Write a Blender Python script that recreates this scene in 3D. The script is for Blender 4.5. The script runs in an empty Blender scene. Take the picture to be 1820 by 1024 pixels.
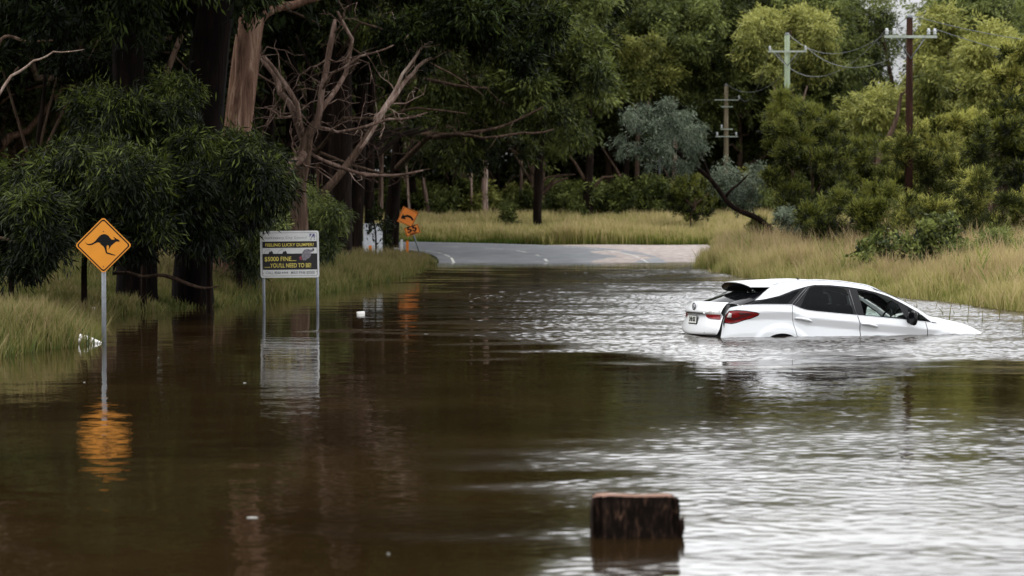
import bpy, math, random
import numpy as np
from mathutils import Vector, Matrix
from mathutils.geometry import delaunay_2d_cdt
C = bpy.context.scene
COL = C.collection
R = math.radians
# ---------------------------------------------------------------- camera
CAM_H, FPX, HOR = 1.94, 4700.0, 375.0
PITCH = math.atan((512 - HOR) / FPX)
cd = bpy.data.cameras.new('camera')
cam = bpy.data.objects.new('camera', cd); COL.objects.link(cam)
cam.location = (0, 0, CAM_H)
cam.rotation_euler = (math.pi / 2 - PITCH, 0, 0)
cd.sensor_width = 36; cd.lens = 36 * FPX / 1820
cd.clip_start = 0.5; cd.clip_end = 3000
cd.dof.use_dof = True; cd.dof.focus_distance = 42; cd.dof.aperture_fstop = 2.8
C.camera = cam
# ---------------------------------------------------------------- sky and sun
SUN_EL, SUN_AZ = R(48), R(-78)      # azimuth measured from +Y towards +X
w = bpy.data.worlds.new('World'); C.world = w; w.use_nodes = True
nt = w.node_tree; nt.nodes.clear(); N = nt.nodes.new; L = nt.links.new
out = N('ShaderNodeOutputWorld'); mix = N('ShaderNodeMixShader'); b1 = N('ShaderNodeBackground'); b2 = N('ShaderNodeBackground')
sky = N('ShaderNodeTexSky'); sky.sky_type = 'NISHITA'; sky.sun_disc = False; sky.sun_elevation = SUN_EL; sky.sun_rotation = SUN_AZ
L(sky.outputs[0], b1.inputs[0]); b1.inputs[1].default_value = 0.12
tc = N('ShaderNodeTexCoord'); sx = N('ShaderNodeSeparateXYZ'); L(tc.outputs['Generated'], sx.inputs[0])
nz = N('ShaderNodeTexNoise'); nz.inputs['Scale'].default_value = 3.2; nz.inputs['Detail'].default_value = 5
mp = N('ShaderNodeMapping'); mp.inputs['Scale'].default_value = (1, 1, 2.6); L(tc.outputs['Generated'], mp.inputs[0]); L(mp.outputs[0], nz.inputs['Vector'])
m1 = N('ShaderNodeMath'); m1.operation = 'MULTIPLY_ADD'; m1.use_clamp = False; L(sx.outputs['Z'], m1.inputs[0]); m1.inputs[1].default_value = .5
ms = N('ShaderNodeMapRange'); ms.interpolation_type = 'SMOOTHSTEP'; L(sx.outputs['Z'], ms.inputs[0]); ms.inputs[1].default_value = .06; ms.inputs[2].default_value = .16; ms.inputs[3].default_value = .68; ms.inputs[4].default_value = 2.5; L(ms.outputs[0], m1.inputs[2])
m2 = N('ShaderNodeMapRange'); L(nz.outputs[0], m2.inputs[0]); m2.inputs[1].default_value = .3; m2.inputs[2].default_value = .7; m2.inputs[3].default_value = .72; m2.inputs[4].default_value = 1.2
m3 = N('ShaderNodeMath'); m3.operation = 'MULTIPLY'; L(m1.outputs[0], m3.inputs[0]); L(m2.outputs[0], m3.inputs[1])
b2.inputs[0].default_value = (.96, .975, 1.0, 1); L(m3.outputs[0], b2.inputs[1])
m4 = N('ShaderNodeMapRange'); L(nz.outputs[0], m4.inputs[0]); m4.inputs[1].default_value = .3; m4.inputs[2].default_value = .5; m4.inputs[3].default_value = .8; m4.inputs[4].default_value = 1
L(m4.outputs[0], mix.inputs[0]); L(b1.outputs[0], mix.inputs[1]); L(b2.outputs[0], mix.inputs[2]); L(mix.outputs[0], out.inputs[0])
sd = bpy.data.lights.new('sun', 'SUN'); sd.energy = 1.5; sd.angle = R(12); sd.color = (1, .95, .86)
so = bpy.data.objects.new('sun', sd); COL.objects.link(so)
sdir = Vector((math.cos(SUN_EL) * math.sin(SUN_AZ), math.cos(SUN_EL) * math.cos(SUN_AZ), math.sin(SUN_EL)))
so.rotation_euler = sdir.to_track_quat('Z', 'Y').to_euler(); so.location = sdir * 60
C.view_settings.view_transform = 'Standard'; C.view_settings.look = 'None'
C.view_settings.exposure = -0.08; C.view_settings.gamma = 1
C.render.engine = 'CYCLES'
cy = C.cycles; cy.use_denoising = True; cy.max_bounces = 6; cy.diffuse_bounces = 3; cy.glossy_bounces = 3; cy.transmission_bounces = 4
cy.transparent_max_bounces = 10; cy.caustics_reflective = False; cy.caustics_refractive = False; cy.sample_clamp_indirect = 6

# ---------------------------------------------------------------- helpers
def ray(px, py):
    du = -(py - 512) / FPX
    return Vector(((px - 910) / FPX, math.cos(PITCH) + math.sin(PITCH) * du, -math.sin(PITCH) + math.cos(PITCH) * du))
def at(px, py, D):
    d = ray(px, py); return Vector((0, 0, CAM_H)) + d * (D / d.y)
def ground(px, py, z=0.0):
    d = ray(px, py); return Vector((0, 0, CAM_H)) + d * ((z - CAM_H) / d.z)
def tag(o, label=None, cat=None, group=None, kind=None):
    if label: o['label'] = label
    if cat: o['category'] = cat
    if group: o['group'] = group
    if kind: o['kind'] = kind
    return o
def empty(name, loc=(0, 0, 0), rz=0):
    o = bpy.data.objects.new(name, None); COL.objects.link(o); o.location = loc; o.rotation_euler = (0, 0, rz)
    o.empty_display_size = .2
    return o
def link(name, me, parent=None, mat=None):
    o = bpy.data.objects.new(name, me); COL.objects.link(o)
    if mat is not None and not me.materials: me.materials.append(mat)
    if parent: o.parent = parent
    return o
def np_mesh(name, V, F, attr=None, smooth=False):
    """V (n,3), F (m,k) equal-size faces or list of such arrays"""
    V = np.asarray(V, np.float32)
    Fs = F if isinstance(F, list) and isinstance(F[0], np.ndarray) else [F]
    Fs = [np.asarray(f, np.int32) for f in Fs if len(f)]
    me = bpy.data.meshes.new(name); me.vertices.add(len(V)); me.vertices.foreach_set('co', V.ravel())
    idx = np.concatenate([f.ravel() for f in Fs]); tot = np.concatenate([np.full(len(f), f.shape[1], np.int32) for f in Fs])
    st = np.concatenate([[0], np.cumsum(tot)[:-1]]).astype(np.int32)
    me.loops.add(len(idx)); me.loops.foreach_set('vertex_index', idx)
    me.polygons.add(len(tot)); me.polygons.foreach_set('loop_start', st); me.polygons.foreach_set('loop_total', tot)
    if smooth: me.polygons.foreach_set('use_smooth', np.ones(len(tot), bool))
    if attr:
        for k, v in attr.items():
            a = me.attributes.new(k, 'FLOAT', 'POINT'); a.data.foreach_set('value', np.asarray(v, np.float32))
    me.update(calc_edges=True)
    return me
class MB:
    """collects polygons and links them as one mesh"""
    def __init__(s): s.v = []; s.f = []; s.sm = []
    def add(s, vs, fs, sm=False):
        o = len(s.v); s.v += [tuple(v) for v in vs]; s.f += [tuple(i + o for i in f) for f in fs]; s.sm += [sm] * len(fs); return s
    def box(s, c, h, rot=None):
        vs = [Vector((x * h[0], y * h[1], z * h[2])) for x in (-1, 1) for y in (-1, 1) for z in (-1, 1)]
        if rot: vs = [rot @ v for v in vs]
        vs = [v + Vector(c) for v in vs]
        return s.add(vs, [(0, 1, 3, 2), (4, 6, 7, 5), (0, 4, 5, 1), (2, 3, 7, 6), (0, 2, 6, 4), (1, 5, 7, 3)])
    def tube(s, pts, rad, n=10, cap=True, sm=True):
        pts = [Vector(p) for p in pts]
        if not hasattr(rad, '__len__'): rad = [rad] * len(pts)
        up = Vector((0, 0, 1)); rings = []
        prev = None
        for i, p in enumerate(pts):
            t = (pts[min(i + 1, len(pts) - 1)] - pts[max(i - 1, 0)]).normalized()
            if prev is None:
                a = t.cross(up if abs(t.z) < .9 else Vector((0, 1, 0))).normalized()
            else: a = (prev - t * prev.dot(t)).normalized()
            prev = a; b = t.cross(a)
            rings.append([p + (a * math.cos(2 * math.pi * k / n) + b * math.sin(2 * math.pi * k / n)) * rad[i] for k in range(n)])
        vs = [v for r in rings for v in r]
        fs = [(i * n + k, i * n + (k + 1) % n, (i + 1) * n + (k + 1) % n, (i + 1) * n + k) for i in range(len(pts) - 1) for k in range(n)]
        if cap: fs += [tuple(range(n))[::-1], tuple((len(pts) - 1) * n + k for k in range(n))]
        return s.add(vs, fs, sm)
    def poly(s, pts, y0, y1):
        """prism: outline in (x,z), between y0 (front) and y1"""
        n = len(pts)
        vs = [(p[0], y0, p[1]) for p in pts] + [(p[0], y1, p[1]) for p in pts]
        return s.add(vs, [tuple(range(n)), tuple(range(2 * n - 1, n - 1, -1))] + [(i, i + n, (i + 1) % n + n, (i + 1) % n) for i in range(n)])
    def build(s, name, mat, parent=None, bevel=0):
        me = bpy.data.meshes.new(name); me.from_pydata(s.v, [], s.f); me.update()
        me.polygons.foreach_set('use_smooth', s.sm)
        o = link(name, me, parent, mat)
        if bevel:
            m = o.modifiers.new('b', 'BEVEL'); m.width = bevel; m.segments = 2; m.limit_method = 'ANGLE'
        return o
# ---------------------------------------------------------------- materials
MATS = {}
def newmat(name):
    m = bpy.data.materials.new(name); m.use_nodes = True; nt = m.node_tree
    p = nt.nodes['Principled BSDF']; MATS[name] = m
    return m, nt, p
def simple(name, col, rough=.5, metal=0, noise=.0, scale=8, spec=.5, coat=0, bump=0):
    m, nt, p = newmat(name)
    p.inputs['Roughness'].default_value = rough; p.inputs['Metallic'].default_value = metal
    p.inputs['Specular IOR Level'].default_value = spec; p.inputs['Coat Weight'].default_value = coat; p.inputs['Coat Roughness'].default_value = .04
    if noise:
        t = nt.nodes.new('ShaderNodeTexCoord'); n = nt.nodes.new('ShaderNodeTexNoise'); n.inputs['Scale'].default_value = scale; n.inputs['Detail'].default_value = 6
        r = nt.nodes.new('ShaderNodeMapRange'); r.inputs[1].default_value = .3; r.inputs[2].default_value = .7; r.inputs[3].default_value = 1 - noise; r.inputs[4].default_value = 1 + noise
        x = nt.nodes.new('ShaderNodeVectorMath'); x.operation = 'SCALE'; x.inputs[0].default_value = col[:3]
        nt.links.new(t.outputs['Object'], n.inputs['Vector']); nt.links.new(n.outputs[0], r.inputs[0]); nt.links.new(r.outputs[0], x.inputs['Scale']); nt.links.new(x.outputs[0], p.inputs['Base Color'])
        if bump:
            b = nt.nodes.new('ShaderNodeBump'); b.inputs['Strength'].default_value = bump; b.inputs['Distance'].default_value = .02
            nt.links.new(n.outputs[0], b.inputs['Height']); nt.links.new(b.outputs[0], p.inputs['Normal'])
    else: p.inputs['Base Color'].default_value = (*col[:3], 1)
    return m
def ramp_nodes(nt, stops):
    r = nt.nodes.new('ShaderNodeValToRGB'); e = r.color_ramp.elements
    while len(e) < len(stops): e.new(.5)
    for k, (p, c) in enumerate(stops): e[k].position = p; e[k].color = (*c, 1)
    return r
def leafmat(name, dark, mid, light, trans=.3, rough=.55, spec=.18):
    m, nt, p = newmat(name)
    a = nt.nodes.new('ShaderNodeAttribute'); a.attribute_name = 'tint'
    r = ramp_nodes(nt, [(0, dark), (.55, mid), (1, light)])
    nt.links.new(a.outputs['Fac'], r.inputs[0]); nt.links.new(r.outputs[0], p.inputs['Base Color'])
    p.inputs['Roughness'].default_value = rough; p.inputs['Specular IOR Level'].default_value = spec
    t = nt.nodes.new('ShaderNodeBsdfTranslucent'); nt.links.new(r.outputs[0], t.inputs[0])
    mx = nt.nodes.new('ShaderNodeMixShader'); mx.inputs[0].default_value = trans
    o = nt.nodes['Material Output']; nt.links.new(p.outputs[0], mx.inputs[1]); nt.links.new(t.outputs[0], mx.inputs[2]); nt.links.new(mx.outputs[0], o.inputs[0])
    return m
def barkmat(name, c1, c2, c3, sc=2.2, bump=.8):
    m, nt, p = newmat(name)
    t = nt.nodes.new('ShaderNodeTexCoord'); mp = nt.nodes.new('ShaderNodeMapping'); mp.inputs['Scale'].default_value = (3.2, 3.2, .38); mp.inputs['Rotation'].default_value = (.06, .04, 0)
    n = nt.nodes.new('ShaderNodeTexNoise'); n.inputs['Scale'].default_value = sc; n.inputs['Detail'].default_value = 10; n.inputs['Roughness'].default_value = .68; n.inputs['Distortion'].default_value = .9
    r = ramp_nodes(nt, [(.3, c1), (.52, c2), (.7, c3)])
    b = nt.nodes.new('ShaderNodeBump'); b.inputs['Strength'].default_value = bump; b.inputs['Distance'].default_value = .08
    nt.links.new(t.outputs['Object'], mp.inputs[0]); nt.links.new(mp.outputs[0], n.inputs['Vector']); nt.links.new(n.outputs[0], r.inputs[0]); nt.links.new(r.outputs[0], p.inputs['Base Color'])
    nt.links.new(n.outputs[0], b.inputs['Height']); nt.links.new(b.outputs[0], p.inputs['Normal']); p.inputs['Roughness'].default_value = .9; p.inputs['Specular IOR Level'].default_value = .05
    return m
BARK_DARK = barkmat('bark_dark', (.004, .003, .002), (.010, .0065, .005), (.03, .018, .013))
BARK_BLACK = barkmat('bark_black', (.0015, .001, .001), (.004, .0025, .002), (.012, .007, .005))
BARK_RED = barkmat('bark_peeling', (.018, .009, .006), (.14, .08, .056), (.34, .23, .17), 1.9)
BARK_PALE = barkmat('bark_pale', (.10, .06, .045), (.30, .21, .17), (.5, .42, .36), 1.6)
BARK_LIMB = barkmat('bark_limb', (.03, .018, .013), (.10, .065, .05), (.24, .175, .145), 1.6)
BARK_MID = barkmat('bark_mid', (.02, .013, .009), (.07, .045, .032), (.14, .095, .07))
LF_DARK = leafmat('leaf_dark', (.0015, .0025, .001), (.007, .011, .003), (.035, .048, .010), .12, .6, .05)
LF_WATTLE_SHADE = leafmat('leaf_wattle_shade', (.0015, .003, .001), (.009, .014, .003), (.06, .075, .012), .2, .55, .10)  # shade and sunlit tips painted in: ramp darker than real leaves
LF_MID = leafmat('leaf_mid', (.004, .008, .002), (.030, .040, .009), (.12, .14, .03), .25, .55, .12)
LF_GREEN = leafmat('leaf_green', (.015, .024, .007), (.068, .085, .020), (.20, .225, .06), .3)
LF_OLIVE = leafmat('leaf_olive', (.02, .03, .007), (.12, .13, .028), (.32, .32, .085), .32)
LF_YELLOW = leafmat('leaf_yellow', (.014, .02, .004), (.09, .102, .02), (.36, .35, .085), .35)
LF_GREY = leafmat('leaf_grey', (.02, .03, .018), (.07, .09, .055), (.19, .225, .155), .25)
LF_SHE = leafmat('leaf_sheoak', (.004, .006, .0015), (.024, .032, .005), (.16, .17, .03), .25)
LF_RUSS = leafmat('leaf_russet', (.05, .03, .02), (.14, .09, .06), (.2, .17, .1), .25)
def grassmat(name, stops):
    m, nt, p = newmat(name)
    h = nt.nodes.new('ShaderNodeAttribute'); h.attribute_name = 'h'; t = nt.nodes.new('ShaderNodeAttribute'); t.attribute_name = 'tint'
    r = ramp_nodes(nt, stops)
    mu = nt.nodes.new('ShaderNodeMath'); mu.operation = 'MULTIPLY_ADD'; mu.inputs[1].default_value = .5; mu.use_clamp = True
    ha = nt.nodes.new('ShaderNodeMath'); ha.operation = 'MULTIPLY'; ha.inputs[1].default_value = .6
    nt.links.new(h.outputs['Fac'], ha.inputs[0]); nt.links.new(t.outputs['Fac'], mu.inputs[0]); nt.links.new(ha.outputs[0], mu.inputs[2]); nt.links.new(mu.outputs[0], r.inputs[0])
    nt.links.new(r.outputs[0], p.inputs['Base Color']); p.inputs['Roughness'].default_value = .7; p.inputs['Specular IOR Level'].default_value = .2
    tr = nt.nodes.new('ShaderNodeBsdfTranslucent'); nt.links.new(r.outputs[0], tr.inputs[0]); mx = nt.nodes.new('ShaderNodeMixShader'); mx.inputs[0].default_value = .3
    nt.links.new(p.outputs[0], mx.inputs[1]); nt.links.new(tr.outputs[0], mx.inputs[2]); nt.links.new(mx.outputs[0], nt.nodes['Material Output'].inputs[0])
    return m
GR_STRAW = grassmat('grass_straw', [(0, (.05, .085, .012)), (.35, (.17, .20, .035)), (.6, (.33, .30, .10)), (1, (.50, .39, .20))])
GR_SEED = grassmat('grass_seed', [(0, (.12, .12, .035)), (.4, (.27, .21, .09)), (1, (.42, .31, .17))])
GR_GREEN = grassmat('grass_green', [(0, (.03, .06, .008)), (.5, (.09, .14, .02)), (1, (.22, .24, .05))])
GR_LEFT = grassmat('grass_left', [(0, (.015, .024, .006)), (.4, (.06, .082, .015)), (.7, (.14, .13, .036)), (1, (.22, .165, .08))])
WHITE = simple('painted_white', (.80, .80, .79), .5)
STEEL = simple('galvanised_steel', (.13, .14, .15), .55, .2, .15, 20)
BLACK = simple('black', (.003, .003, .003), .5, spec=.15)

# ---------------------------------------------------------------- terrain
SHORE_L = np.array([(-3.2, 0), (-6.0, 12), (-7.6, 25), (-7.3, 36), (-6.7, 38.5), (-7.2, 42), (-8.0, 49), (-6.4, 54), (-4.75, 64), (-3.6, 79), (-2.9, 96), (-2.9, 104), (-7, 116), (-30, 121)])
SHORE_R = np.array([(14, 0), (13, 20), (11.6, 45), (10.3, 54), (9.0, 63), (8.2, 72), (6.8, 86), (7.2, 96), (8.4, 108), (9.5, 118)])
PROF = np.array([(-50, -1.2), (20, -1.1), (60, -.85), (85, -.45), (100, -.03), (103, .09), (109, .27), (120, .5), (135, .8), (170, 1.45), (230, 2.2), (400, 4), (900, 6), (2000, 8)])
def terr(x, y):
    x = np.asarray(x, float); y = np.asarray(y, float)
    base = np.interp(y, PROF[:, 0], PROF[:, 1])
    xl = np.interp(y, SHORE_L[:12, 1], SHORE_L[:12, 0]); xr = np.interp(y, SHORE_R[:, 1], SHORE_R[:, 0])
    def bank(d):
        return np.where(d > 0, np.minimum(d * .11, .8) + np.maximum(d - 7.3, 0) * .02, np.maximum(d * .35, -3))
    k = np.clip((112 - y) / 8, 0, 1)
    bl = bank(xl - x); br = bank(x - xr)
    z = np.maximum(base, np.where(k > 0, np.maximum(bl, br) * 1.0, -9) * 1.0 - (1 - k) * .8)
    z = z + .05 * np.sin(x * 1.3 + y * .7) * np.sin(y * .9 - x * .4) * (np.maximum(xl - x, x - xr) > 0)
    return z
def build_ground():
    xs = np.concatenate([np.linspace(-1500, -80, 14), np.linspace(-70, -16, 28), np.linspace(-15, 16, 125), np.linspace(17, 80, 30), np.linspace(100, 1500, 14)])
    ys = np.concatenate([np.linspace(-60, 20, 20), np.linspace(21, 130, 220), np.linspace(132, 260, 60), np.linspace(280, 2500, 24)])
    X, Y = np.meshgrid(xs, ys); Z = terr(X, Y)
    V = np.stack([X, Y, Z], -1).reshape(-1, 3); nx = len(xs); ny = len(ys)
    i = np.arange(ny - 1)[:, None] * nx + np.arange(nx - 1)[None]; i = i.ravel()
    F = np.stack([i, i + 1, i + nx + 1, i + nx], -1)
    m, nt, p = newmat('soil_and_turf')
    n = nt.nodes.new('ShaderNodeTexNoise'); n.inputs['Scale'].default_value = .9; n.inputs['Detail'].default_value = 8
    g = nt.nodes.new('ShaderNodeNewGeometry'); nt.links.new(g.outputs['Position'], n.inputs['Vector'])
    r = ramp_nodes(nt, [(.3, (.035, .028, .012)), (.5, (.055, .06, .018)), (.7, (.10, .09, .035))]); nt.links.new(n.outputs[0], r.inputs[0]); nt.links.new(r.outputs[0], p.inputs['Base Color']); p.inputs['Roughness'].default_value = .95
    p.inputs['Specular IOR Level'].default_value = .1
    o = link('ground', np_mesh('ground', V, F, smooth=True), mat=m); tag(o, kind='structure')
build_ground()
# ---------------------------------------------------------------- flood water
def spectral(n, size, lmin, lmax, seed, slope=None, aniso=1.0):
    """periodic random surface with wavelengths lmin..lmax; unit rms, or given rms slope"""
    g = np.random.default_rng(seed); k = np.fft.fftfreq(n, size / n); kx, ky = np.meshgrid(k, k * aniso); kk = np.hypot(kx, ky); kk[0, 0] = 1e9
    lam = 1 / kk; amp = np.where((lam > lmin) & (lam < lmax), lam ** 1.7, 0)
    h = np.real(np.fft.ifft2(np.fft.fft2(g.standard_normal((n, n))) * amp)); h /= h.std()
    if slope is not None: h *= slope / np.sqrt(((np.roll(h, 1, 0) - h) ** 2).mean()) * (size / n)
    return h
def sample(T, size, x, y):
    n = len(T); u = (x / size * n) % n; v = (y / size * n) % n; i = u.astype(int) % n; j = v.astype(int) % n; fu = u % 1; fv = v % 1; i1 = (i + 1) % n; j1 = (j + 1) % n
    return (T[j, i] * (1 - fu) + T[j, i1] * fu) * (1 - fv) + (T[j1, i] * (1 - fu) + T[j1, i1] * fu) * fv
def sst(x, a, b):
    t = np.clip((x - a) / (b - a), 0, 1); return t * t * (3 - 2 * t)
T_RIP = spectral(768, 19.0, .085, .24, 1, 1.0); T_CALM = spectral(256, 27.0, .4, 2.2, 2, 1.0); T_BIG = spectral(256, 61.0, 2.5, 16, 3); T_MID = spectral(512, 43.0, .7, 3.0, 4)
def ripple(x, y):
    """how strongly the wind roughens the water: a patch round and behind the car and one near the camera"""
    big = sample(T_BIG, 61.0, x * .5, y); mid = sample(T_MID, 43.0, x * .45, y)
    yy = y + .9 * big + .5 * mid + .22 * (x - 1)
    A = sst(yy, 34.6, 37.0) * (1 - sst(y + 1.5 * mid, 88, 95)) * sst(x + .8 * mid + .5 * big + .034 * (y - 36), -1.9, .9)
    gust = sst(sample(T_BIG, 61.0, x * .25 + 9, y * .55 + 4) + .5 * mid, -.9, .35); far = sst(y, 55, 68); A = A * (1 - far * .7 * (1 - gust))
    A = A * (.72 + .28 * np.clip(1 + mid * .6, 0, 2))
    B = (1 - sst(y + .35 * big + .5 * mid - .22 * (x - 3), 21.5, 27.0)) * sst(x + .5 * mid + .2 * big, -.9, 1.4) * .19
    band = sst(y + .5 * mid, 29.5, 33.5) * sst(x, 2.5, 5) * .13
    return np.clip(np.maximum(np.maximum(A, B), band) * (1 + .22 * mid + .12 * big), .0, 1.2)
def build_water():
    m, nt, p = newmat('flood_water'); N = nt.nodes.new; L = nt.links.new
    a = N('ShaderNodeAttribute'); a.attribute_name = 'ripple'
    r = N('ShaderNodeMapRange'); L(a.outputs['Fac'], r.inputs[0]); r.inputs[2].default_value = .34; r.inputs[3].default_value = .035; r.inputs[4].default_value = .16; L(r.outputs[0], p.inputs['Roughness'])
    g = N('ShaderNodeNewGeometry'); n = N('ShaderNodeTexNoise'); n.inputs['Scale'].default_value = .35; n.inputs['Detail'].default_value = 5; L(g.outputs['Position'], n.inputs['Vector'])
    c = ramp_nodes(nt, [(.35, (.013, .0072, .0026)), (.65, (.023, .0138, .005))]); L(n.outputs[0], c.inputs[0]); L(c.outputs[0], p.inputs['Base Color'])
    p.inputs['IOR'].default_value = 1.34; p.inputs['Specular IOR Level'].default_value = .5
    Vs = []; Fs = []; Rs = []; o = 0
    def patch(x0, x1, y0, y1, dx, dy, flat=False):
        nonlocal o
        nx = int((x1 - x0) / dx) + 1; ny = int((y1 - y0) / dy) + 1; X, Y = np.meshgrid(np.linspace(x0, x1, nx), np.linspace(y0, y1, ny))
        if flat: Z = X * 0; Rp = X * 0
        else:
            Rp = ripple(X, Y); e = sst(np.minimum(np.minimum(X - x0, x1 - X), 9), 0, .4)
            Z = (sample(T_RIP, 19.0, X * .85, Y) + .5 * sample(T_RIP, 19.0, Y * .8 + 3, X * .9 + 7)) * Rp * SLOPE_R + (sample(T_CALM, 27.0, X * .7, Y) * (.0028 + .016 * Rp) + .5 * sample(T_CALM, 27.0, Y * 1.1 + 5, X * .8) * .0018); Z = Z * e
            Z = Z + .0075 * sample(T_RIP, 19.0, X * 1.1 + 2, Y * 1.1 + 8) * e
        Vs.append(np.stack([X, Y, Z], -1).reshape(-1, 3)); Rs.append(Rp.ravel()); i = (np.arange(ny - 1)[:, None] * nx + np.arange(nx - 1)[None]).ravel() + o
        Fs.append(np.stack([i, i + 1, i + nx + 1, i + nx], -1)); o += nx * ny
    SLOPE_R = .10
    patch(-7, 7, 11, 30, .028, .028); patch(-9, 14, 30, 62, .045, .042); patch(-9, 16, 62, 103, .07, .055)
    for b in ((-200, 200, -60, 11), (-200, -7, 11, 30), (7, 200, 11, 30), (-200, -9, 30, 103), (14, 200, 30, 62), (16, 200, 62, 103), (-200, 200, 103, 125)): patch(*b, 100, 60, True)
    me = np_mesh('flood_water', np.concatenate(Vs), np.concatenate(Fs), {'ripple': np.concatenate(Rs)}, True)
    tag(link('flood_water', me, mat=m), kind='structure')
build_water()

# ---------------------------------------------------------------- road
def build_road():
    # centre line: comes towards the camera under the water, bends left beyond it
    pts = [(1.6, -20), (1.6, 60), (1.6, 92), (1.45, 100), (.9, 106), (-.6, 111), (-3.6, 114.5), (-8, 116.5), (-16, 118), (-40, 120)]
    P = []; 
    for a, b, c, d in zip([pts[0]] + pts[:-1], pts, pts[1:], pts[2:] + [pts[-1]]):
        for k in range(12):
            t = k / 12
            P.append(tuple(.5 * ((2 * b[i]) + (-a[i] + c[i]) * t + (2 * a[i] - 5 * b[i] + 4 * c[i] - d[i]) * t * t + (-a[i] + 3 * b[i] - 3 * c[i] + d[i]) * t ** 3) for i in (0, 1)))
    P = np.array(P); T = np.gradient(P, axis=0); T /= np.linalg.norm(T, axis=1)[:, None]; Nn = np.stack([T[:, 1], -T[:, 0]], -1)
    cum = np.concatenate([[0], np.cumsum(np.linalg.norm(np.diff(P, axis=0), axis=1))])
    def strip(w0, w1, lift, n=8, s0=None, s1=None):
        W0 = w0 if hasattr(w0, '__len__') else np.full(len(P), w0); W1 = w1 if hasattr(w1, '__len__') else np.full(len(P), w1)
        sel = np.ones(len(P), bool)
        V = []
        ss = np.linspace(s0 if s0 is not None else 0, s1 if s1 is not None else cum[-1], 160 if s0 is None else 6)
        px = np.interp(ss, cum, P[:, 0]); py = np.interp(ss, cum, P[:, 1]); nx = np.interp(ss, cum, Nn[:, 0]); ny = np.interp(ss, cum, Nn[:, 1])
        a = np.interp(ss, cum, W0); b = np.interp(ss, cum, W1)
        for k in range(n + 1):
            o = a + (b - a) * k / n; x = px + nx * o; y = py + ny * o
            V.append(np.stack([x, y, roadz(x, y) + lift], -1))
        V = np.array(V).transpose(1, 0, 2).reshape(-1, 3); m = n + 1
        F = [(i * m + k, i * m + k + 1, (i + 1) * m + k + 1, (i + 1) * m + k) for i in range(len(ss) - 1) for k in range(n)]
        return V, F
    def roadz(x, y): return np.maximum(terr(x, y), np.interp(y, PROF[:, 0], PROF[:, 1])) + .02
    asp, nt, p = newmat('asphalt')
    g = nt.nodes.new('ShaderNodeNewGeometry'); n = nt.nodes.new('ShaderNodeTexNoise'); n.inputs['Scale'].default_value = 1.2; n.inputs['Detail'].default_value = 9; nt.links.new(g.outputs['Position'], n.inputs['Vector'])
    r = ramp_nodes(nt, [(.3, (.11, .115, .125)), (.7, (.19, .195, .21))]); nt.links.new(n.outputs[0], r.inputs[0]); nt.links.new(r.outputs[0], p.inputs['Base Color']); p.inputs['Roughness'].default_value = .55
    V, F = strip(-4.2, 4.4, .02); tag(link('road', np_mesh('road', V, F, smooth=True), mat=asp), kind='structure')
    grav = simple('gravel', (.36, .30, .27), .9, 0, .35, 3)
    # gravel turnout on the right of the bend
    gx, gy = np.meshgrid(np.linspace(2.0, 9.6, 24), np.linspace(98, 117, 24))
    z = roadz(gx, gy) + .006; V = np.stack([gx + .5 * np.sin(gy * .8), gy + .6 * np.sin(gx * 1.1), z], -1).reshape(-1, 3); F = [(i * 24 + k, i * 24 + k + 1, (i + 1) * 24 + k + 1, (i + 1) * 24 + k) for i in range(23) for k in range(23)]
    tag(link('gravel_verge', np_mesh('gravel_verge', V, F), mat=grav), kind='structure')
    mk = simple('road_paint', (.5, .49, .46), .7, 0, .6, 4)
    Vs = []; Fs = []
    for s0 in np.arange(100, cum[-1], 3.4):
        V, F = strip(-.15, -.03, .026, 1, s0, s0 + 1.6); o = sum(len(v) for v in Vs); Vs.append(V); Fs += [tuple(i + o for i in f) for f in F]
    for a in (-3.7, 3.6):
        V, F = strip(a, a + .09, .026, 1); o = sum(len(v) for v in Vs); Vs.append(V); Fs += [tuple(i + o for i in f) for f in F]
    tag(link('road_markings', np_mesh('road_markings', np.concatenate(Vs), np.array(Fs)), mat=mk), kind='structure')
    return P
ROADP = build_road()
def roadclear(x, y, m=4.9):
    d = np.full(x.shape, 1e9)
    for p in ROADP[::3]: d = np.minimum(d, np.hypot(x - p[0], y - p[1]))
    return (d > m) & ~((x > 1.4) & (x < 8.6) & (y > 96) & (y < 116.5))

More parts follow.
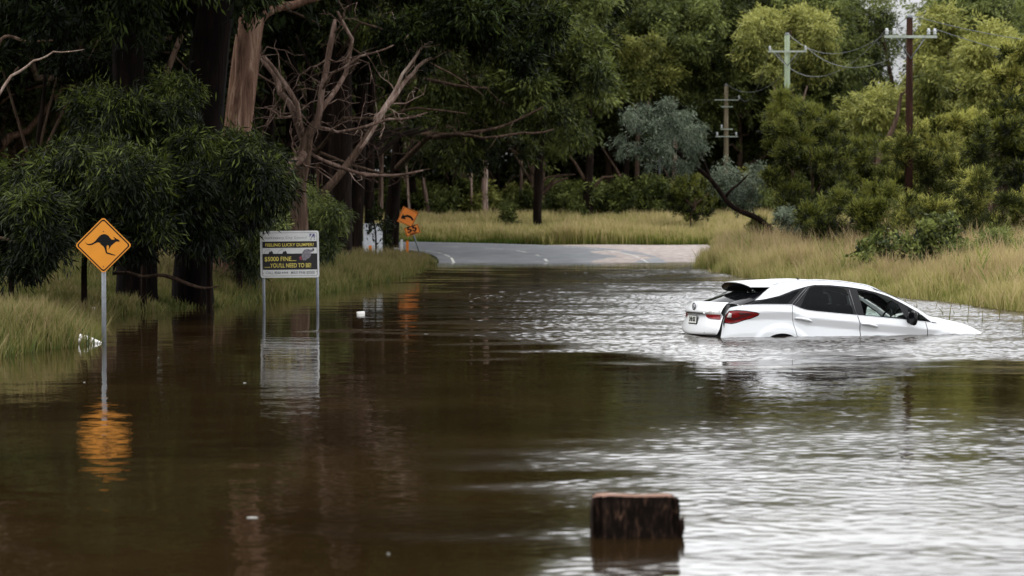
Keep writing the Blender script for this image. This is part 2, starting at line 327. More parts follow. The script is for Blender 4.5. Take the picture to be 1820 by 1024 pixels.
# ---------------------------------------------------------------- grass
def grass(name, label, x, y, rng, hgt, wid, mat, bend=.35, tint=None, patch=.12, hm=1.0):
    n = len(x); z = terr(x, y) - .02
    pn = np.sin(x * patch * 6 + 1.3 * np.sin(y * patch * 4)) * np.sin(y * patch * 5 + x * patch * 2) + .6 * np.sin(x * 2.7 + 2 * np.sin(y * .9)) * np.sin(y * 1.9 + x)
    h = hgt * (.55 + .7 * rng.random(n)) * (1 + .4 * pn) * hm; a = rng.random(n) * 2 * np.pi; wv = wid * (.6 + .8 * rng.random(n))
    dx, dy = np.cos(a) * wv / 2, np.sin(a) * wv / 2; l = rng.random(n) * 2 * np.pi; bd = bend * h * rng.random(n); bx, by = np.cos(l) * bd, np.sin(l) * bd
    V = np.empty((n, 5, 3)); 
    V[:, 0] = np.stack([x - dx, y - dy, z], -1); V[:, 1] = np.stack([x + dx, y + dy, z], -1)
    V[:, 2] = np.stack([x + dx * .8 + bx * .35, y + dy * .8 + by * .35, z + h * .6], -1); V[:, 3] = np.stack([x - dx * .8 + bx * .35, y - dy * .8 + by * .35, z + h * .6], -1)
    V[:, 4] = np.stack([x + bx, y + by, z + h * .98], -1)
    i = np.arange(n)[:, None] * 5
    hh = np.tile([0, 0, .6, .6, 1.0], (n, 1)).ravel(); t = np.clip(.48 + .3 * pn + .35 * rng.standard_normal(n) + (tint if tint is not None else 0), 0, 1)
    me = np_mesh(name, V.reshape(-1, 3), [i + np.array([0, 1, 2, 3]), i + np.array([3, 2, 4])], {'h': hh, 'tint': np.repeat(t, 5)})
    o = link(name, me, mat=mat); tag(o, label, 'grass', None, 'stuff'); return o
rng = np.random.default_rng(7)
# far meadow
n = 300000; y = 116 + (rng.random(n) ** 1.5) * 62; x = (-16 + rng.random(n) * 36) * (y / 130); k = roadclear(x, y, 4.6); x, y = x[k], y[k]
near = np.clip(1 - (y - 119) / 9, 0, 1)
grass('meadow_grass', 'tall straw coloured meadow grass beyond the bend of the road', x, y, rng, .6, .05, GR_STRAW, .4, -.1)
n = 90000; y = 117 + rng.random(n) * 8; x = -16 + rng.random(n) * 28; k = roadclear(x, y, 4.35); x, y = x[k], y[k]
grass('verge_grass', 'short bright green grass along the far edge of the road', x, y, rng, .3, .05, GR_GREEN, .4)
# right bank
n = 260000; y = 50 + rng.random(n) ** 1.2 * 68; xr = np.interp(y, SHORE_R[:, 1], SHORE_R[:, 0]); x = xr - .5 + .45 * rng.standard_normal(n).clip(-1, 1) + rng.random(n) ** 1.4 * 12; k = roadclear(x, y, 5.2) & (x < y * .2 + 1); x, y = x[k], y[k]
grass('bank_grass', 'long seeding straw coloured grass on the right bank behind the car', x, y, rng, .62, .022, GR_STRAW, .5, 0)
n = 60000; y = 50 + rng.random(n) ** 1.2 * 66; xr = np.interp(y, SHORE_R[:, 1], SHORE_R[:, 0]); x = xr + .1 + rng.random(n) ** 1.4 * 11; k = roadclear(x, y, 5.4) & (x < y * .2 + 1) & (np.sin(x * 1.7 + y) + np.sin(y * .8) > -.3); x, y = x[k], y[k]
grass('seeding_grass', 'taller pinkish brown seed heads standing above the right bank grass', x, y, rng, .85, .02, GR_SEED, .55, .1)
n = 26000; y = 50 + rng.random(n) * 60; xr = np.interp(y, SHORE_R[:, 1], SHORE_R[:, 0]); x = xr + rng.random(n) * 10; k = roadclear(x, y, 5.2) & (x < y * .2 + 1) & (np.sin(x * 2.1 - y * .7) * np.sin(y * .53 + x) > .35); x, y = x[k], y[k]
grass('weeds', 'patches of fresh green weeds among the right bank grass', x, y, rng, .8, .045, GR_GREEN, .7, 0)
# left bank
n = 230000; y = 33 + rng.random(n) ** 1.1 * 72; xl = np.interp(y, SHORE_L[:12, 1], SHORE_L[:12, 0]); x = xl + .35 + .3 * rng.standard_normal(n).clip(-1, 1) - rng.random(n) ** 1.3 * 7; k = roadclear(x, y, 4.6) & (x > -y * .2 - 1.5); x, y = x[k], y[k]
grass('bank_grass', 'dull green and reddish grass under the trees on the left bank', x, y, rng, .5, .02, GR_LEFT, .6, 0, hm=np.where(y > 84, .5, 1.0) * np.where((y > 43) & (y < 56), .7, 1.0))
# emergent stems
n = 340; x = 6.4 + rng.random(n) * 5; y = 41.5 + rng.random(n) * 13; k = (x > np.interp(y, SHORE_R[:, 1], SHORE_R[:, 0]) - 5.0 * rng.random(n) ** 1.1 - .1) & (np.sin(x * 3 + y * 1.7) > -.2); x, y = x[k], y[k]
o = grass('reeds', 'sparse thin weed stems standing in the water right of the car', x, y, rng, .62, .018, GR_LEFT, .5, -.1); 
me = o.data; co = np.empty(len(me.vertices) * 3, np.float32); me.vertices.foreach_get('co', co); co = co.reshape(-1, 5, 3); co[:, :, 2] += (-.25 - co[:, :1, 2]) ; me.vertices.foreach_set('co', co.ravel())

# ---------------------------------------------------------------- foliage
def leaves(rng, cl, n, ll, lw, droop=.6, outw=.5, shell=.55, tvar=.25, up=.0, per=22, spread=1.15):
    """leaves grouped in twigs scattered through clumps; cl: array of (x,y,z,rx,ry,rz,tint)"""
    cl = np.asarray(cl, float); area = (cl[:, 3] * cl[:, 5] + cl[:, 3] * cl[:, 4]); pr = area / area.sum()
    m = max(8, n // per); n = m * per
    ci = rng.choice(len(cl), m, p=pr); c = cl[ci]
    d = rng.standard_normal((m, 3)); d[:, 2] += .2; d /= np.linalg.norm(d, axis=1)[:, None]
    lump = 1 + .30 * np.sin(d[:, 0] * 4 + c[:, 0] * 3) * np.sin(d[:, 1] * 4 + c[:, 1] * 2) + .22 * np.sin(d[:, 2] * 7 + c[:, 2] * 3)
    r = (shell + (1 - shell) * rng.random(m) ** .6) * lump * (1 + .16 * rng.standard_normal(m).clip(-2, 2.5))
    T = c[:, :3] + d * c[:, 3:6] * r[:, None]; T[:, 2] -= .12 * rng.random(m) * c[:, 5] * (droop > 0)
    ta = d * outw + rng.standard_normal((m, 3)) * .45; ta[:, 2] += up - droop * .8; ta /= np.linalg.norm(ta, axis=1)[:, None]
    tt = c[:, 6] + tvar * .7 * rng.standard_normal(m) + .22 * (r - .8) + .10 * d[:, 2]  # outer and upward twigs tinted lighter: light painted into the leaf colour
    P = np.repeat(T, per, 0); A0 = np.repeat(ta, per, 0)
    P = P + A0 * (rng.random((n, 1)) - .5) * ll * 2.2 * spread + rng.standard_normal((n, 3)) * ll * .42 * spread
    ax = A0 + rng.standard_normal((n, 3)) * .42; ax[:, 2] -= droop * .35; ax /= np.linalg.norm(ax, axis=1)[:, None]
    w = np.cross(ax, rng.standard_normal((n, 3))); w /= np.linalg.norm(w, axis=1)[:, None] + 1e-9
    s = (.55 + .8 * rng.random(n))[:, None]; A = ax * ll * s; W = w * lw * s * .5
    V = np.stack([P, P + A * .45 + W, P + A, P + A * .45 - W], 1).reshape(-1, 3)
    F = np.arange(n * 4).reshape(-1, 4)
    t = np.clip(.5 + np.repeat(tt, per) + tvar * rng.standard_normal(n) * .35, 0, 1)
    return V, F, np.repeat(t, 4)
def crown_mesh(name, rng, cl, n, ll, lw, **k):
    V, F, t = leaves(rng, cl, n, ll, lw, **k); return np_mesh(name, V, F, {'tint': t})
def wob(rng, a, b, n, amp):
    a, b = Vector(a), Vector(b); pts = []
    ln = (b - a).length; o = Vector((0, 0, 0))
    for i in range(n + 1):
        t = i / n
        if 0 < i: o += Vector(rng.standard_normal(3) * amp * ln / n)
        pts.append(a.lerp(b, t) + o * (1 if i < n else .6))
    return pts
def taper(r0, r1, n, flare=0):
    return [r0 + (r1 - r0) * (i / n) ** .8 + (flare * r0 * max(0, 1 - i / n * 6) if flare else 0) for i in range(n + 1)]
def tree_meshes(seed, h, r, cw, ncl, nl, ll=.3, lw=.1, base=.4, lean=(0, 0), crad=.13, droop=.6, tvar=.25, outw=.5, shell=.55, sides=8, stemr=1.0, up=0, dead=0):
    """gum tree: forked tapered trunk with limbs that end in leaf clumps"""
    g = np.random.default_rng(seed); mb = MB(); top = Vector((lean[0], lean[1], h * .8))
    tp = wob(g, (0, 0, -.4), top, 12, .06); mb.tube(tp, taper(r, r * .28, 12, .5), sides)
    cl = []
    for i in range(ncl):
        f = (i + .5) / ncl; zz = base + (1 - base) * f ** .8
        ang = i * 2.4 + g.random() * .8; env = math.sin(math.pi * min(1, (zz - base) / (1 - base) * .8 + .22)) ** .6
        rr = cw * .5 * env * (.35 + .65 * g.random() ** .6)
        c = Vector((lean[0] * zz + math.cos(ang) * rr, lean[1] * zz + math.sin(ang) * rr, h * zz * .97))
        s = h * crad * (.7 + .6 * g.random()); cl.append((c.x, c.y, c.z, s * 1.15, s * 1.15, s * .8, .35 * (g.random() - .5) + .12 * (zz - .6)))  # higher clumps tinted slightly lighter, painting in light from above
        k = max(2, min(11, int(12 * (zz * .78 - .12 * g.random()) / .8))); a = tp[k]
        mid = a.lerp(c, .5) + Vector((0, 0, -.06 * h * g.random())); n = 6
        r0 = r * (.5 - .28 * k / 12) * stemr
        pts = [a.lerp(mid, t / 3) for t in range(3)] + [mid.lerp(c, t / 4) for t in range(5)]
        pts = [p + Vector(g.standard_normal(3)) * .012 * h * (0 < j < 7) for j, p in enumerate(pts)]
        mb.tube(pts, taper(r0, r0 * .2, 7), 5)
        for q in range(3):
            e = c + Vector(g.standard_normal(3)) * s * .7; mb.tube([pts[5], pts[5].lerp(e, .5) + Vector(g.standard_normal(3)) * .1 * s, e], [r0 * .35, r0 * .22, r0 * .08], 4)
    for q in range(dead):
        k = int(3 + g.random() * 6); a = tp[k]; an = g.random() * 6.28; e = a + Vector((math.cos(an), math.sin(an), .2 + .5 * g.random())) * h * (.08 + .12 * g.random()); mb.tube(wob(g, a, e, 4, .2), taper(r * .18, r * .03, 4), 4)
    me = bpy.data.meshes.new('trunk'); me.from_pydata(mb.v, [], mb.f); me.polygons.foreach_set('use_smooth', [True] * len(mb.f)); me.update()
    cm = crown_mesh('crown', g, cl, nl, ll, lw, droop=droop, tvar=tvar, outw=outw, shell=shell, up=up)
    return me, cm
def place_tree(name, label, cat, pos, tm, cm, bark, leaf, group=None, sc=(1, 1, 1), rz=0):
    t = empty(name, pos, rz); t.scale = sc; tag(t, label, cat, group)
    def slot(o, m):
        if not o.data.materials: o.data.materials.append(None)
        o.material_slots[0].link = 'OBJECT'; o.material_slots[0].material = m
    o = link('trunk', tm, t); slot(o, bark); o = link('crown', cm, t); slot(o, leaf)
    return t
def gpos(px, D, dz=0):
    x = (px - 910) / FPX * D; return (x, D, float(terr(x, D)) + dz)
# --- far forest: rows of gums, instanced variants
random.seed(3)
VAR = [tree_meshes(100 + i, 18, .28, (7.5, 9, 8, 6.5, 9.5, 7)[i], (20, 24, 18, 16, 26, 20)[i], 52000, .30, .10, (.36, .3, .42, .45, .28, .38)[i], crad=(.10, .09, .11, .10, .085, .105)[i], dead=3) for i in range(6)]
FAR_KINDS = [('olive green gum tree in the forest beyond the meadow', LF_OLIVE), ('mid green gum tree in the forest beyond the meadow', LF_GREEN), ('dark green gum tree in the forest beyond the meadow', LF_MID)]
k = 0
for row, (D, step, x0, x1) in enumerate(((176, 4.3, -16, 36), (190, 4.6, -20, 44), (206, 4.6, -22, 48))):
    x = x0
    while x < x1:
        xx = x + random.uniform(-1.2, 1.2); DD = D + random.uniform(-4, 4); px = 910 + xx / DD * FPX
        hmax = 1.94 + (375 + (30 if px > 1150 else 160) + random.uniform(-30, 25)) / FPX * DD - float(terr(xx, DD))
        x += step
        gap = 1505 < px < 1715
        if gap: hmax = random.uniform(6, 9)
        s = hmax / 18.0; kind = random.choices((0, 1, 2), (.12, .45, .43) if px > 1080 else (.05, .35, .6))[0]
        v = VAR[k % 6]; k += 1
        lb, lf = FAR_KINDS[kind]
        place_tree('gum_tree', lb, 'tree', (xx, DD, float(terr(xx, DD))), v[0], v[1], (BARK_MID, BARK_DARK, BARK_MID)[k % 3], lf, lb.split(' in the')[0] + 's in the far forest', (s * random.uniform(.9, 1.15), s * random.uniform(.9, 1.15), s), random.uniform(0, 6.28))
# --- a dense mass of wood behind everything
def backdrop():
    g = np.random.default_rng(5); cl = []
    for i in range(640):
        y = 222 + g.random() * 26; x = -75 + g.random() * 150; px = 910 + x / y * FPX
        zt = 2 + (375 + (10 if px > 1150 else 260)) / FPX * y
        z = 2 + (zt - 4) * g.random() * (1 if i < 420 else .25)
        if i >= 420: y = 196 + g.random() * 20; x = -50 + g.random() * 100; px = 910 + x / y * FPX
        if 1500 < px < 1715 and z > 8: continue
        cl.append((x, y, z, 2.6, 2.2, 2.2, .4 * (g.random() - .5)))
    me = crown_mesh('forest', g, cl, 430000, .5, .22)
    o = link('forest', me, mat=LF_MID); tag(o, 'dark mass of forest filling the distance behind the gum trees', 'forest', None, 'stuff')
backdrop()
# ---------------------------------------------------------------- the car
def build_car():
    paint = simple('car_paint_white', (.66, .67, .68), .32, 0, spec=.45, coat=.5)
    black = simple('gloss_black_trim', (.003, .003, .004), .15, 0, spec=.2)
    rub = simple('rubber', (.012, .012, .012), .7)
    chrome = simple('chrome', (.75, .75, .76), .15, 1)
    dark = simple('cabin_dark', (.012, .012, .013), .8); greycloth = simple('seat_grey', (.22, .22, .24), .8, 0, .1, 30)
    def glassmat(name, tint, opac):
        m, nt, p = newmat(name); p.inputs['Base Color'].default_value = (.01, .011, .012, 1); p.inputs['Roughness'].default_value = .03; p.inputs['Specular IOR Level'].default_value = .2
        t = nt.nodes.new('ShaderNodeBsdfTransparent'); t.inputs[0].default_value = (*tint, 1); mx = nt.nodes.new('ShaderNodeMixShader')
        f = nt.nodes.new('ShaderNodeFresnel'); f.inputs[0].default_value = 1.35; a = nt.nodes.new('ShaderNodeMath'); a.operation = 'MAXIMUM'; a.inputs[1].default_value = opac; nt.links.new(f.outputs[0], a.inputs[0])
        nt.links.new(a.outputs[0], mx.inputs[0]); nt.links.new(t.outputs[0], mx.inputs[1]); nt.links.new(p.outputs[0], mx.inputs[2]); nt.links.new(mx.outputs[0], nt.nodes['Material Output'].inputs[0]); return m
    gl_dark = glassmat('privacy_glass', (.05, .055, .06), .3); gl_clear = glassmat('clear_glass', (.80, .9, .86), .06)
    redm = simple('lamp_red', (.17, .003, .004), .2, 0, .5, 12, spec=.3, coat=.2); redd = simple('lamp_dark_red', (.05, .002, .003), .15, coat=.8); clearm = simple('lamp_clear', (.62, .60, .58), .15, .3, .3, 25, coat=.8)
    hd, pt, rl, x0, y0, z0 = 0.2616, 0.0515, -0.0138, 2.7905, 41.353, -0.681
    root = empty('car', (x0, y0, z0)); tag(root, 'white SUV flooded to its door handles in brown water, nose down', 'car')
    # columns: model forward, left, up (left = -right)
    c, s_ = math.cos, math.sin
    def q(X, Y, Z):
        Y, Z = Y * c(rl) + Z * s_(rl), -Y * s_(rl) + Z * c(rl); X, Z = X * c(pt) + Z * s_(pt), -X * s_(pt) + Z * c(pt)
        return Vector((X * c(hd) + Y * s_(hd), X * s_(hd) - Y * c(hd), Z))
    M = Matrix((q(1, 0, 0), q(0, -1, 0), q(0, 0, 1))).transposed(); root.rotation_euler = M.to_euler()
    I = np.interp
    PX = [0, .05, .1, .16, .22, .3, .6, 1.1, 2.4, 3.6, 4.2, 4.6, 4.8, 4.88]; PW = [.50, .70, .78, .835, .865, .888, .918, .945, .945, .938, .90, .82, .66, .45]
    BX = [0, .3, .45, .86, 1.30, 1.36, 1.53, 1.93, 2.39, 2.83, 3.24, 3.62, 3.99, 4.23, 4.51, 4.75, 4.88]; BZ = [1.06, 1.15, 1.18, 1.21, 1.225, 1.20, 1.15, 1.13, 1.11, 1.09, 1.07, 1.045, 1.02, .97, .91, .80, .65]
    RX = [.62, .78, .98, 1.2, 1.5, 1.8, 2.2, 2.6, 2.9, 3.2, 3.45, 3.66, 3.76]; RZ = [1.47, 1.475, 1.485, 1.525, 1.565, 1.586, 1.583, 1.545, 1.472, 1.352, 1.23, 1.10, 1.05]
    CX = [.55, .67, 1.12, 1.67, 2.13, 2.59, 2.75, 2.87, 3.11, 3.33, 3.72, 3.86, 4.21, 4.45, 4.74, 4.86]; CZ = [1.525, 1.545, 1.59, 1.612, 1.615, 1.596, 1.575, 1.552, 1.475, 1.375, 1.155, 1.135, 1.085, 1.04, .93, .80]
    def W(X, Z, part=None):
        X = np.asarray(X, float); Z = np.asarray(Z, float)
        w = I(X, PX, PW); zb = I(X, BX, BZ)
        ax = np.where(X < 2.5, 1.15, 3.94); r = np.hypot(X - ax, (Z - .36) * .98)
        fl = np.clip((.575 - r) / .08, 0, 1); fl = fl * fl * (3 - 2 * fl) * .022
        zc = zb - .11; t = Z - zc
        lo = -.27 * np.clip(-t, 0, .12) + .16 * np.clip(-t - .12, 0, .2) - .10 * np.clip(-t - .45, 0, 1)
        up = -.32 * (np.clip(t, 0, 9) if part == 'low' else np.minimum(np.clip(t, 0, 9), zb - zc))
        g = np.clip(Z - zb, 0, 2) if part != 'up' else Z - zb
        if part == 'low': g = g * 0
        gr = -.36 * g - .28 * g * np.abs(g) - .16 * np.clip(1.15 - X, 0, 1) * np.clip(g / .1, 0 if part != 'up' else -1, 1)
        return w + np.where(t < 0, lo + fl, up) + gr
    def inside(p, poly):
        x, z = p[:, 0], p[:, 1]; res = np.zeros(len(p), bool); n = len(poly)
        for i in range(n):
            (x1, z1), (x2, z2) = poly[i], poly[(i + 1) % n]
            cnd = ((z1 > z) != (z2 > z)); xi = (x2 - x1) * (z - z1) / ((z2 - z1) if z2 != z1 else 1e-9) + x1
            res ^= cnd & (x < xi)
        return res
    def resam(poly, h):
        o = []
        for i in range(len(poly)):
            a, b = np.array(poly[i]), np.array(poly[(i + 1) % len(poly)]); n = max(1, int(np.ceil(np.linalg.norm(b - a) / h)))
            o += [tuple(a + (b - a) * k / n) for k in range(n)]
        return o
    def smoothp(poly, it=1):
        for _ in range(it):
            o = []
            for i in range(len(poly)):
                a, b = np.array(poly[i]), np.array(poly[(i + 1) % len(poly)]); o += [tuple(a * .75 + b * .25), tuple(a * .25 + b * .75)]
            poly = o
        return poly
    def side(name, poly, mat, parent, off=0., holes=(), h=.035, sides=(1, -1), each=True, part='up'):
        objs = []
        P = resam(poly, h); edges = [(i, (i + 1) % len(P)) for i in range(len(P))]; pts = list(P)
        for hp in holes:
            hp = resam(hp, h); o = len(pts); pts += hp; edges += [(o + i, o + (i + 1) % len(hp)) for i in range(len(hp))]
        a = np.array(poly); gx, gz = np.meshgrid(np.arange(a[:, 0].min(), a[:, 0].max(), h), np.arange(a[:, 1].min(), a[:, 1].max(), h)); G = np.stack([gx.ravel(), gz.ravel()], -1)
        k = inside(G, poly)
        for hp in holes: k &= ~inside(G, hp)
        B = np.array(pts); G = G[k]
        if len(G): G = G[np.array([np.min(np.hypot(*(B - g).T)) > h * .4 for g in G])]
        pts += [tuple(g) for g in G]
        vs, es, fs, *_ = delaunay_2d_cdt([Vector(p) for p in pts], edges, [], 0, 1e-5)
        V2 = np.array([tuple(v) for v in vs]); fs = np.array([f for f in fs if len(f) == 3]); cen = V2[fs].mean(1)
        k = inside(cen, poly)
        for hp in holes: k &= ~inside(cen, hp)
        fs = fs[k]; Y = W(V2[:, 0], V2[:, 1], part) + off; VV = []; FF = []
        e = .012; gx = (W(V2[:, 0] + e, V2[:, 1], part) - W(V2[:, 0] - e, V2[:, 1], part)) / (2 * e); gz = (W(V2[:, 0], V2[:, 1] + e, part) - W(V2[:, 0], V2[:, 1] - e, part)) / (2 * e)
        for sg in sides:
            V3 = np.stack([V2[:, 0], -sg * Y, V2[:, 1]], -1)
            d1 = V2[fs[:, 1]] - V2[fs[:, 0]]; d2 = V2[fs[:, 2]] - V2[fs[:, 0]]; ar = d1[:, 0] * d2[:, 1] - d1[:, 1] * d2[:, 0]
            f2 = np.where(((ar > 0) == (sg > 0))[:, None], fs, fs[:, ::-1])
            if each:
                me = np_mesh(name, V3, f2, smooth=True); nn = np.stack([-gx, np.full(len(gx), -sg * 1.0), -gz], -1); nn /= np.linalg.norm(nn, axis=1)[:, None]
                me.normals_split_custom_set_from_vertices(nn.tolist()); objs.append(link(name, me, parent, mat))
            else: FF.append(f2 + len(VV) * len(V3)); VV.append(V3)
        if not each: objs.append(link(name, np_mesh(name, np.concatenate(VV), np.concatenate(FF), smooth=True), parent, mat))
        return objs
    arch = lambda ax, r: [(ax + r * math.cos(t), .36 + r * math.sin(t)) for t in np.linspace(-.2, math.pi + .2, 22)]
    # door panels
    rd = [(1.302, 1.222), (1.295, 1.08), (1.325, .94), (1.375, .76), (1.50, .62), (1.585, .35), (2.43, .35), (2.435, .8), (2.415, .97), (2.375, 1.108), (1.93, 1.128), (1.70, 1.138), (1.53, 1.152), (1.42, 1.182), (1.36, 1.205)]
    fd = [(2.388, 1.108), (2.428, .97), (2.449, .8), (2.444, .35), (3.50, .35), (3.575, .80), (3.56, .90), (3.53, 1.047), (3.24, 1.068), (2.83, 1.088)]
    def grow(poly, d):
        p = np.array(poly); cc = p.mean(0); n = len(p); out_ = []
        for i in range(n):
            e1 = p[i] - p[i - 1]; e2 = p[(i + 1) % n] - p[i]; nn = np.array([e1[1] + e2[1], -e1[0] - e2[0]]); nn /= np.linalg.norm(nn) + 1e-9; out_.append(tuple(p[i] + nn * d))
        return out_
    DLO = [(.42, 1.178), (.86, 1.212), (1.24, 1.226), (1.295, 1.226), (1.36, 1.205), (1.42, 1.182), (1.53, 1.152), (1.70, 1.138), (1.93, 1.128), (2.39, 1.108), (2.83, 1.088), (3.24, 1.068), (3.58, 1.049), (3.615, 1.063), (3.44, 1.185), (3.17, 1.325), (2.96, 1.42), (2.76, 1.475), (2.57, 1.51), (2.29, 1.54), (1.99, 1.553), (1.72, 1.545), (1.60, 1.52), (1.33, 1.445), (1.09, 1.35), (.89, 1.295), (.71, 1.262), (.55, 1.215)]
    # lower body side: fenders and sill
    low = [(.17, .35), (.17, .62), (.175, .68), (.19, .8), (.205, .95), (.24, 1.09), (.30, 1.14), (.42, 1.172), (.60, 1.19), (.86, 1.206), (1.10, 1.216), (1.293, 1.22)] + [(1.286, 1.08), (1.316, .94), (1.365, .76), (1.50, .61), (1.57, .35)] 
    side('rear_fender', low[:12] + [(1.287, 1.08), (1.317, .94), (1.367, .76)] + arch(1.15, .42)[::1][4:-1] + [(.7, .35)], paint, root, part='low', h=.025)
    ff = [(3.588, .80), (3.572, .90), (3.54, 1.05), (3.66, 1.042), (3.99, 1.018), (4.23, .968), (4.51, .908), (4.75, .80), (4.86, .66), (4.87, .45), (4.80, .30)] + [(4.36, .32)] + arch(3.94, .42)[1:-1] + [(3.52, .35)]
    side('front_fender', ff, paint, root, part='low', h=.025)
    side('rear_door', rd, paint, root, part='low', h=.025); side('front_door', fd, paint, root, part='low', h=.025)
    # pillar and roof rail above the glass
    up = [(.70, 1.266), (.89, 1.300), (1.09, 1.355), (1.33, 1.450), (1.60, 1.526), (1.72, 1.551), (1.99, 1.559), (2.29, 1.546), (2.57, 1.516), (2.76, 1.481), (2.96, 1.426), (3.17, 1.331), (3.44, 1.193), (3.622, 1.062), (3.76, 1.045), (3.70, 1.085), (3.45, 1.235), (3.2, 1.36), (2.9, 1.474), (2.6, 1.547), (2.2, 1.585), (1.8, 1.588), (1.5, 1.567), (1.2, 1.528), (.98, 1.49)]
    side('roof_side', up, paint, root)
    side('window_trim', DLO, black, root, off=-.012, holes=[
        grow([(.62, 1.214), (.86, 1.23), (1.22, 1.243), (1.33, 1.33), (1.45, 1.455), (1.33, 1.418), (1.09, 1.33)], 0),
        [(1.44, 1.20), (1.55, 1.168), (1.93, 1.144), (2.325, 1.124), (2.255, 1.5), (2.19, 1.522), (1.99, 1.535), (1.73, 1.528), (1.64, 1.50), (1.58, 1.43)],
        [(2.50, 1.118), (2.83, 1.102), (3.18, 1.084), (3.20, 1.10), (3.10, 1.315), (2.94, 1.395), (2.76, 1.45), (2.57, 1.488), (2.44, 1.50)],
        [(3.27, 1.082), (3.57, 1.066), (3.44, 1.165), (3.26, 1.255)]], h=.035)
    side('rear_quarter_window', [(.62, 1.214), (.86, 1.23), (1.22, 1.243), (1.33, 1.33), (1.45, 1.455), (1.33, 1.418), (1.09, 1.33)], gl_dark, root, -.018, each=True)
    side('rear_window', [(1.44, 1.20), (1.55, 1.168), (1.93, 1.144), (2.325, 1.124), (2.255, 1.5), (2.19, 1.522), (1.99, 1.535), (1.73, 1.528), (1.64, 1.50), (1.58, 1.43)], gl_dark, root, -.018, each=True)
    side('front_window', [(2.50, 1.118), (2.83, 1.102), (3.18, 1.084), (3.20, 1.10), (3.10, 1.315), (2.94, 1.395), (2.76, 1.45), (2.57, 1.488), (2.44, 1.50)], gl_clear, root, -.018, each=True)
    side('vent_window', [(3.27, 1.082), (3.57, 1.066), (3.44, 1.165), (3.26, 1.255)], gl_clear, root, -.018, each=True)
    # bright strip along the glass and pillar seams
    def strip_line(pts, r, name, mat, off=.002, sides=(1, -1), n=5):
        for sg in sides:
            mb = MB(); mb.tube([(x, -sg * (float(W(x, z)) + off), z) for x, z in pts], r, n); mb.build(name, mat, root)
    strip_line(DLO[0:3] + [(1.28, 1.228), (1.36, 1.203), (1.42, 1.180)] + DLO[6:13] + [(3.63, 1.045), (3.652, 1.066)], .0045, 'window_moulding', chrome, .0)
    seamm = simple('seam_grey', (.12, .12, .125), .4)
    strip_line([(1.285, 1.226), (1.46, 1.40), (1.60, 1.52)], .006, 'pillar_seam', seamm, -.006)
    strip_line([(1.335, 1.222), (1.50, 1.39), (1.645, 1.535)], .004, 'pillar_seam', seamm, -.006)
    strip_line([(2.37, 1.11), (2.335, 1.3), (2.30, 1.50)], .005, 'pillar_seam', seamm, -.006)
    # roof, windscreen, bonnet
    def loft(name, xs, mat, y0=1.0, y1=1.0, n=16, pw=2.6, ez=None, fy=None, drop=0):
        V = []
        def lip(u): return .595 + .09 * abs(u) ** 2
        for X_ in xs:
            X = X_
            e = float(I(X, RX, RZ)) if X < 3.70 else float(I(X, BX, BZ)) - .004
            we = float(W(X, e)) if fy is None else fy(X)
            zc = float(I(X, CX, CZ)) + .012
            for k in range(-n, n + 1):
                u = k / n * y0
                if name in ('roof', 'headliner') and X_ < 1.1:
                    t = (X_ - .6) / .5; X = lip(u) * (1 - t) + 1.1 * t; e = float(I(X, RX, RZ)); we = float(W(X, e)); zc = float(I(X, CX, CZ)) + .012
                V.append((X, -we * u, e + (zc - e) * (1 - abs(u) ** pw) - drop))
        m = 2 * n + 1; F = [(i * m + k, (i + 1) * m + k, (i + 1) * m + k + 1, i * m + k + 1) for i in range(len(xs) - 1) for k in range(2 * n)]
        return link(name, np_mesh(name, V, np.array(F)[:, ::-1], smooth=True), root, mat)
    rf = loft('roof', list(np.linspace(.60, 2.74, 34)), paint)
    loft('headliner', list(np.linspace(.60, 2.74, 20)), rub, drop=.012)
    lipv = [tuple(v.co) for v in rf.data.vertices][:33]
    loft('windscreen', list(np.linspace(2.75, 3.69, 14)), gl_clear, y0=.93)
    loft('bonnet', [3.74, 3.8, 3.9, 4.0, 4.15, 4.3, 4.45, 4.6, 4.7, 4.78, 4.84], paint, pw=3.0)
    mb = MB(); mb.box((3.72, 0, 1.075), (.05, .74, .02)); mb.build('cowl', rub, root)
    # spoiler lip and gloss black underside
    n = 16; us = [k / n for k in range(-n, n + 1)]
    def sheet(name, rows, mat, flip=False):
        m = len(rows[0]); V = [v for r in rows for v in r]; F = np.array([(i * m + k, (i + 1) * m + k, (i + 1) * m + k + 1, i * m + k + 1) for i in range(len(rows) - 1) for k in range(m - 1)])
        return link(name, np_mesh(name, V, F if flip else F[:, ::-1], smooth=True), root, mat)
    L0 = lipv; L1 = [(x + .004, y * .995, z - .016) for x, y, z in L0]; sheet('spoiler', [L0, L1], paint, True)
    def gl(u, t):   # rear glass surface t=0 top, 1 bottom
        X = (.74 - .48 * t) + (.10) * abs(u) ** 2.2; return (X, -(.60 + .12 * t) * u, 1.395 - .18 * t - .012 * abs(u) ** 2)
    G0 = [gl(u * .93, -.02) for u in us]; mixp = lambda t, d: [(a[0] * (1 - t) + b[0] * t, a[1] * (1 - t) + b[1] * t, a[2] * (1 - t) + b[2] * t - d) for a, b in zip(L1, G0)]
    sheet('spoiler_underside', [L1, mixp(.2, .03), mixp(.55, .025), G0], black, True)
    sheet('tailgate_window', [[gl(u * .93, t) for u in us] for t in (0, .33, .66, 1)], gl_dark, True)
